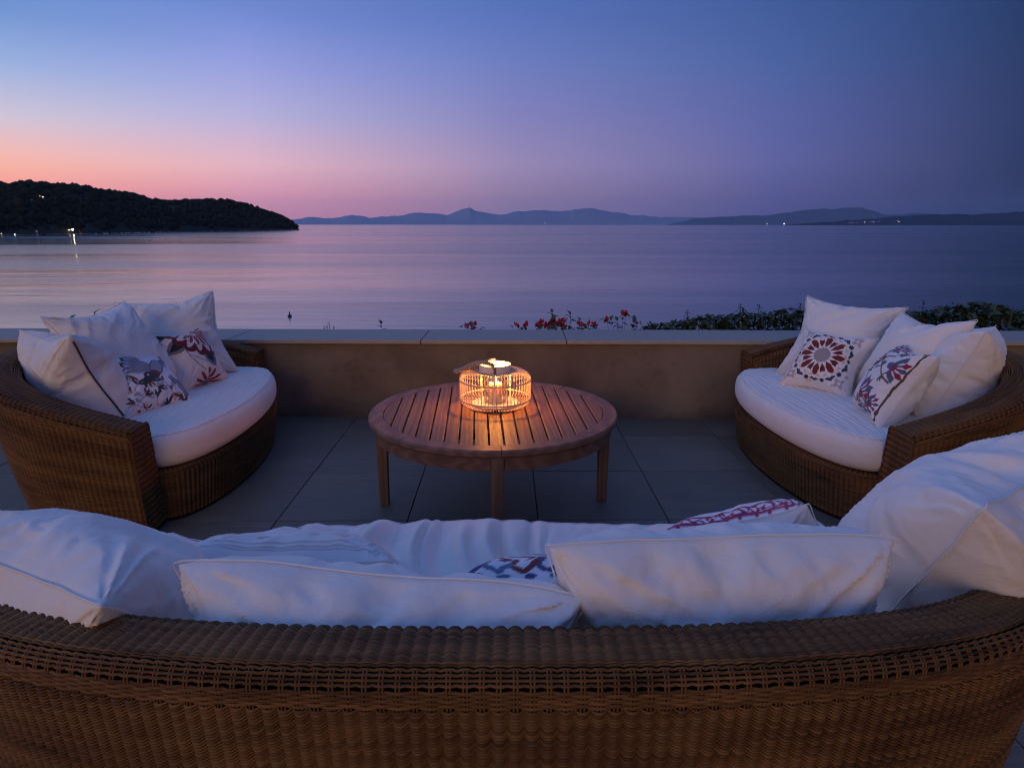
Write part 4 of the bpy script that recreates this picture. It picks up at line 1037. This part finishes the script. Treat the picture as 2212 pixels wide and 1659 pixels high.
def sprig(label, tips, leaves_per, flowers=(), kind='plant', base=None, size=1.0, group=None, tuft=False):
    """tips: list of (X, Z, lean) of shoot tips at the bed; flowers: list of (X, Z, colour, count)"""
    Y = 4.98; bx = base if base is not None else sum(t[0] for t in tips)/len(tips)
    e = empty('flowering_plant' if flowers else 'leafy_shoot', (bx, Y, GROUND)); tag(e, label, kind, group)
    for X, Z, ln in tips:
        y0 = rp.uniform(-.05, .05); m_ = 7; pts = []
        for i in range(m_+1):
            t = i/m_; pts.append(((X-bx)*t**1.5+ln*.02*math.sin(t*5), y0*t, (Z-GROUND)*t-.0*i))
        link('stem', MB().tube(pts, [.0022*(1-.6*i/m_) for i in range(m_+1)], 5).mesh('stem', M['stem'], True), e)
        for k in range(leaves_per):
            t = 1-.36*(k/leaves_per)*(.25/max(Z-GROUND, .1))*2; t = max(t, .5)
            i = min(int(t*m_), m_-1); f = t*m_-i; p = Vector(pts[i]).lerp(Vector(pts[i+1]), f)
            leaf_at(SPRIG[k % 2], e, p, k*2.4+rp.uniform(-.4,.4), rp.uniform(-.2, .9) if k > 1 else 1.1, rp.uniform(-.5,.5), 1.3*size*rp.uniform(.75, 1.15))
    for X, Z, c, n in flowers:
        for k in range(n):
            a = k*2.4; d = Vector((rp.gauss(0,.012), rp.gauss(0,.012), rp.gauss(0,.009)))
            leaf_at(BR[c], e, Vector((X-bx, 0, Z-GROUND))+d, a, rp.uniform(.2, 1.3), rp.uniform(-.6,.6), rp.uniform(.8,1.25), 'bract')
        for k in range(4):
            leaf_at(SPRIG[k % 2], e, Vector((X-bx+rp.gauss(0,.022), rp.gauss(0,.02), Z-GROUND-.012+rp.gauss(0,.010))), k*1.7+rp.uniform(-.5,.5), rp.uniform(-.1,.8), rp.uniform(-.6,.6), rp.uniform(.9,1.25))
        link('stem', MB().tube([((X-bx)*.6, 0, .2), ((X-bx)*.9, 0, (Z-GROUND)*.8), (X-bx, 0, Z-GROUND)], .0015, 4).mesh('stem', M['stem']), e)
    return e
sprig('small dark leafy shoot over the wall, leftmost, left of the taller forked shoot', [(-3.40,.612,1)], 6, size=1.0)
sprig('forked leafy shoot over the wall behind the left sofa pillows', [(-3.24,.645,1), (-3.17,.625,-1)], 5, size=1.0)
# feathery tuft
e = empty('feathery_shrub', (-1.43, 4.98, GROUND)); tag(e, 'feathery grey green sprig above the coping left of the lantern', 'plant')
for k in range(11):
    a = rp.uniform(-1, 1); h = .30+rp.uniform(.04,.135)*(1-.25*abs(a)); tipx = a*.075
    link('stem', MB().tube([(0,0,0),(tipx*.5,0,h*.6),(tipx,rp.uniform(-.03,.03),h)], .0016, 4).mesh('stem', M['leaf']), e)
    for q in range(10): leaf_at(LEAVES[2], e, (tipx*(.55+.045*q), 0, h*(.62+.038*q)), q*2.4, .9, 0, .42)
sprig('single low leaf cluster above the coping left of the lantern', [(-1.02,.575,0)], 7, size=.95)
sprig('magenta bougainvillea blooms just showing above the coping behind the lantern', [(-.32,.555,0)], 3, [(-.352,.556,'pink',7),(-.300,.553,'red',4),(-.30,.549,'pink',4)], 'bougainvillea')
sprig('large red bougainvillea cluster with a leafy shoot right of the lantern', [(.33,.668,1),(.30,.61,-1)], 8,
      [(.05,.553,'red',6),(.11,.555,'red',6),(.24,.575,'red',10),(.275,.558,'red',12),(.20,.556,'red',9),(.325,.585,'red',8),(.36,.565,'red',10),(.392,.588,'red',9),(.40,.556,'red',7)], 'bougainvillea')
sprig('leafy shoot with low red blooms right of the large red bougainvillea', [(.475,.640,1),(.51,.60,-1)], 8, [(.53,.556,'red',4),(.60,.560,'red',6),(.64,.557,'red',5)], 'bougainvillea')
sprig('thin shoots carrying two lifted red blooms at the start of the hedge', [(.76,.60,-1),(.89,.635,1),(.84,.60,1),(.95,.585,0)], 6, [(.745,.607,'red',5),(.885,.652,'red',9),(.975,.578,'red',3)], 'bougainvillea')
# hedge: a long mound of ivy like leaves
hp = np.array([(.98,.50),(1.10,.565),(1.27,.575),(1.40,.60),(1.55,.635),(1.70,.625),(1.85,.675),(2.00,.655),(2.2,.67),(2.5,.66),(2.8,.67),(3.1,.655),(3.3,.68),(3.5,.725),(3.7,.73),(3.9,.715),(4.1,.66),(4.5,.62),(5.2,.60),(6.5,.60)])
hedge = empty('ivy_hedge', (2.6, 5.15, 0)); tag(hedge, 'dense dark green leafy hedge along the wall behind the right sofa', 'hedge')
def hedge_pt(r, front=None):
    X = 1.0+(r.random()**.85)*5.2; top = float(np.interp(X, hp[:,0], hp[:,1])); a = r.uniform(-.15, 1.0)*math.pi if front is None else r.uniform(.45, .98)*math.pi
    w = .30*min(1, (X-.8)/.8); h = top-.25; rr = r.uniform(.78, 1.0)
    bump_ = .03*float(fbm(np.array(X*4), np.array(a)))
    return X, 5.10+w*.55*math.cos(a)*rr, .25+(h+bump_)*max(math.sin(a), -.1)**.55*rr if math.sin(a) > 0 else .3, a
rh = random.Random(9)
cands = []
while len(cands) < 300:
    X, Y, Z, a = hedge_pt(rh, True)
    if Z < .50 or X > 4.4: continue
    cands.append((X, Y, Z, a))
for X, Y, Z, a in cands:
    leaf_at(LEAVES[rh.choice((0,0,1))], hedge, (X-2.6, Y-5.15, Z+.004), rh.uniform(0, 6.28), rh.uniform(-.5, .5)+.2, rh.uniform(-.6,.6), rh.uniform(.7,1.15))
VV, FF = [], []; nv = 0
lb = {id(me): (np.array([v.co[:] for v in me.vertices]), np.array([p.vertices[:] for p in me.polygons])) for me in LEAVES}
for k in range(7000):
    X, Y, Z, a = hedge_pt(rh)
    me = LEAVES[rh.choice((0,0,1,1,2))]; v, f = lb[id(me)]
    R3 = np.array(Matrix.Rotation(rh.uniform(0,6.28), 3, 'Z') @ Matrix.Rotation(rh.uniform(-.7,.7), 3, 'X') @ Matrix.Rotation(rh.uniform(-.7,.7), 3, 'Y'))
    v = v*rh.uniform(.6,1.1) @ R3.T+np.array([X-2.6, Y-5.15, Z]); VV.append(v); FF.append(f+nv); nv += len(v)
link('foliage', mesh('foliage', np.concatenate(VV), np.concatenate(FF), M['leafmass'], True), hedge, kind='stuff')
mb = MB()
for k in range(60):
    X, Y, Z, a = hedge_pt(rh, True)
    mb.tube([(X-2.6, Y-5.15, Z-.04), (X-2.6+rh.uniform(-.01,.01), Y-5.15, Z+rh.uniform(.01,.035))], .0016, 4)
link('twigs', mb.mesh('twigs', M['bud']), hedge, kind='stuff')
for k in range(46):
    X, Y, Z, a = hedge_pt(rh, True)
    if X > 4.3 or Z < .55: continue
    leaf_at(LEAVES[2], hedge, (X-2.6, Y-5.16, Z+.012), rh.uniform(0,6.28), rh.uniform(0,1.2), 0, .5, 'dry_leaf').data = (BUD := bpy.data.meshes.get('dry_leaf') or leaf_mesh('dry_leaf', .03, .006, M['bud']))
for X, Z in ((1.40,.655),(1.82,.70),(1.97,.70),(2.30,.70),(3.28,.725),(3.0,.69)):
    p0 = (X-2.6, -.02, .45); p1 = (X-2.6+.01, -.02, Z)
    link('shoot', MB().tube([p0, p1], .0022, 5).mesh('shoot', M['stem']), hedge)
    for q in range(5): leaf_at(SPRIG[q % 2], hedge, (X-2.6+.01, -.02, Z-.012*q), q*2.4, rp.uniform(.3,1), 0, .85)

# ------------------------------------------------------------------ things across the water
M['boatw'] = mat('boat_white', (.75,.75,.74), .4, .5); M['boatd'] = mat('boat_dark', (.06,.07,.09), .4, .5); M['buoy'] = mat('buoy_dark', (.03,.03,.03), .6, .4); M['sailred'] = mat('red_canvas', (.30,.05,.04), .8, .2); M['pole'] = mat('grey_pole', (.2,.2,.2), .5, .4)
def boat_meshes():
    V = []; st = [(-1, .55, .55), (-.6, .85, .5), (0, 1, .5), (.55, .8, .6), (1, .04, .85)]
    for x, w_, z in st: V += [(x*2.6, -w_*.95, z), (x*2.4, -w_*.45, -.1), (x*2.4, w_*.45, -.1), (x*2.6, w_*.95, z)]
    F = [(0,1,2,3), (19,18,17,16)]
    for i in range(4):
        for j in range(3): F.append((i*4+j, i*4+j+1, i*4+5+j, i*4+4+j))
        F.append((i*4+3, i*4, i*4+4, i*4+7))
    hull = mesh('hull', V, F, M['boatw']); cab = MB().box(-.9,.7,-.55,.55,.5,1.35).mesh('cabin', M['boatw']); win = MB().box(-.5,.72,-.57,.57,.85,1.2).mesh('windscreen', M['boatd']); return hull, cab, win
HU, CA, WI = boat_meshes()
bt = [(205,.9),(256,1.1),(268,.9),(350,1),(372,1),(380,.8),(394,1),(428,1.0),(445,1.2),(457,1.3),(480,.9),(497,1.0),(507,1.2),(543,.9),(570,1.1),(590,.8),(616,1.0)]
def shore(xd, back=0):
    Y = float(np.interp(xd, xs, Ys))-back; return sea_at(xd, Y), Y
nb = len(bt)
ORD = 'first second third fourth fifth sixth seventh eighth ninth tenth eleventh twelfth thirteenth fourteenth fifteenth sixteenth seventeenth'.split()
for k, (xsrc, s) in enumerate(bt):
    xd = xsrc*2212/3787 if xsrc > 300 else xsrc*2212/3787
    xd = (350+(xsrc-205)*.66)*2212/3787
    X, Y = shore(xd, 32+rp.uniform(0, 22)); e = empty('moored_boat', (X, Y, SEA_Z), rp.uniform(-.5, 3.0))
    tag(e, 'small white moored motorboat, '+ORD[k]+' from the left in the row off the headland', 'boat', 'white boats moored along the headland')
    h = link('hull', HU, e); c_ = link('cabin', CA, e); link('windscreen', WI, c_)
    e.scale = (s, s, s)
def lamp(label, x, y, Y, strength, r, colr=(1,.82,.5), cat='lamp', hgt=4.0, group=None):
    p = at_depth(x, y, Y); e = empty('street_lamp', (p[0], p[1], p[2]-hgt)); tag(e, label, cat, group)
    link('pole', MB().tube([(0,0,0),(0,0,hgt)], .08, 6).mesh('pole', M['pole']), e)
    bm_ = bmesh.new(); bmesh.ops.create_icosphere(bm_, subdivisions=2, radius=r); me = bpy.data.meshes.new('lamp_globe'); bm_.to_mesh(me); bm_.free()
    me.materials.append(emit('lamp_glow', colr, strength)); link('lamp_globe', me, e, (0,0,hgt)); return e
Ysh = float(np.interp(157, xs, Ys))
lamp('brightest lamp on the shore, its light streaking over the water', 157, 496.5, Ysh-6, 60, 1.0)
lamp('dim shore lamp just left of the brightest one', 150.5, 497, Ysh-6, 9, .6)
lamp('faint shore lamp, second to the left of the brightest one', 148, 497.5, Ysh-6, 5, .5)
def hill_lamp(label, x, y, s, r, c=(1,.8,.55)):
    # stands among the crowns at the depth where the slope has that height
    i = int(np.argmin(np.abs(xs-x))); colm = HV[i]; best = min(range(2, rows_h), key=lambda j: abs(at_depth(x, y, colm[j,1])[2]-colm[j,2]))
    lamp(label, x, y, colm[best,1]-14, s, r, c, hgt=8.0)
hill_lamp('brightest lamp high on the wooded hill, right of the pair', 121.6, 429.5, 14, .8)
hill_lamp('warm lamp on the hill, right one of the close pair', 92.5, 426, 9, .7, (1,.62,.4))
hill_lamp('faint lamp on the hill, left one of the close pair', 86, 424, 5, .5, (1,.62,.4))
hill_lamp('very faint lamp low left among the hill trees', 69, 433, 2, .5, (.7,.8,1))
hill_lamp('yellow lamp at the far left edge of the hill', 3, 448, 2, .8, (1,.8,.3))
lamp('blue white lamp at the water near the left edge', 32, 506.5, float(np.interp(32, xs, Ys))-8, 3, .9, (.55,.7,1), hgt=1.5)
lamp('yellow lamp on the shore at the left edge', 3, 505, float(np.interp(3, xs, Ys))-8, 2.5, .7, (1,.8,.4), hgt=2.0)
X, Y = shore(76.7, 8); e = empty('lifeguard_tower', (X, Y, SEA_Z)); tag(e, 'small pale lifeguard tower on the beach left of the bright lamp', 'tower')
for sx_ in (-1,1):
    for sy_ in (-1,1): link('leg', MB().tube([(sx_*1.3,sy_*1.3,0),(sx_*.9,sy_*.9,5)], .14, 5).mesh('leg', M['boatw']), e)
link('platform', MB().box(-1.3,1.3,-1.3,1.3,5,5.3).mesh('platform', M['boatw']), e); link('cabin', MB().box(-1,1,-1,1,5.3,7.6).mesh('cabin', M['boatw']), e); link('roof', MB().box(-1.4,1.4,-1.4,1.4,7.6,7.8).mesh('roof', M['boatd']), e)
X, Y = shore(170, 10); e = empty('closed_parasol', (X, Y, SEA_Z)); tag(e, 'furled red parasol on the shore right of the bright lamp', 'parasol')
link('pole', MB().tube([(0,0,0),(0,0,7)], .15, 6).mesh('pole', M['pole']), e); link('canopy', MB().lathe([(0,8.5),(.5,6.8),(.9,3.2),(0,3.0)], 8).mesh('canopy', M['sailred']), e)
# buoy in the bay
e = empty('buoy', (-43.1, 123.8, SEA_Z)); tag(e, 'small dark buoy floating in the bay behind the left sofa', 'buoy')
link('float', MB().lathe([(0,-.2),(.30,-.1),(.42,.12),(.30,.34),(0,.40)], 16).mesh('float', M['buoy'], True), e); link('topmark', MB().lathe([(0,.38),(.13,.42),(.10,.8),(0,1.05)], 10).mesh('topmark', M['buoy'], True), e)
# lights on the far coast
M['farlight'] = emit('town_light', (1,.85,.6), 2.5); M['farlight2'] = emit('ship_light', (.9,.95,1), 5)
bm_ = bmesh.new(); bmesh.ops.create_icosphere(bm_, subdivisions=1, radius=1.0); FLM = {}
for key in ('farlight', 'farlight2'):
    me = bpy.data.meshes.new('lamp'); bm_.to_mesh(me); me.materials.append(M[key]); FLM[key] = me
bm_.free()
fls = [(1177,483.0,26000,11,'farlight2','pale light cluster on the far coast behind the sea, near the middle'),(1657,483.5,11800,7,'farlight','faint light on the right far coast left of the white one'),(1694,483.8,11800,9,'farlight2','lone white light on the waterline of the right far coast')]
for x, y, Y, r_, k_, lab in fls:
    p = at_depth(x, y, Y); o = link('distant_light', FLM[k_], None, p); o.scale = (r_,)*3; tag(o, lab, 'light')
for i, (x, y) in enumerate([(1836,482),(1842,481.5),(1852,481.5),(1868,480.5),(1881,480),(1887,480),(1900,479.5),(1938,478),(1942,479)]):
    p = at_depth(x, y, 12300); o = link('distant_light', FLM['farlight'], None, p); o.scale = (6.5 if i in (3,5,8) else 4.0,)*3; tag(o, ORD[i]+' tiny house light from the left on the dark right far coast', 'light', 'house lights on the right far coast')
# evening haze
hz = MB().box(-43000, 43000, -20000, 43000, SEA_Z-6.5, 1500).mesh('haze', None); hm = bpy.data.materials.new('haze'); hm.use_nodes = True; t = hm.node_tree
for n in list(t.nodes): t.nodes.remove(n)
pv = t.nodes.new('ShaderNodeVolumePrincipled'); oo = t.nodes.new('ShaderNodeOutputMaterial'); t.links.new(pv.outputs[0], oo.inputs['Volume']); pv.inputs['Color'].default_value = (.66,.82,1.0,1); pv.inputs['Anisotropy'].default_value = .5; pv.inputs['Density'].default_value = 1.3e-5
hz.materials.append(hm); o = link('haze', hz); tag(o, 'thin evening haze over the sea', 'haze', kind='stuff')
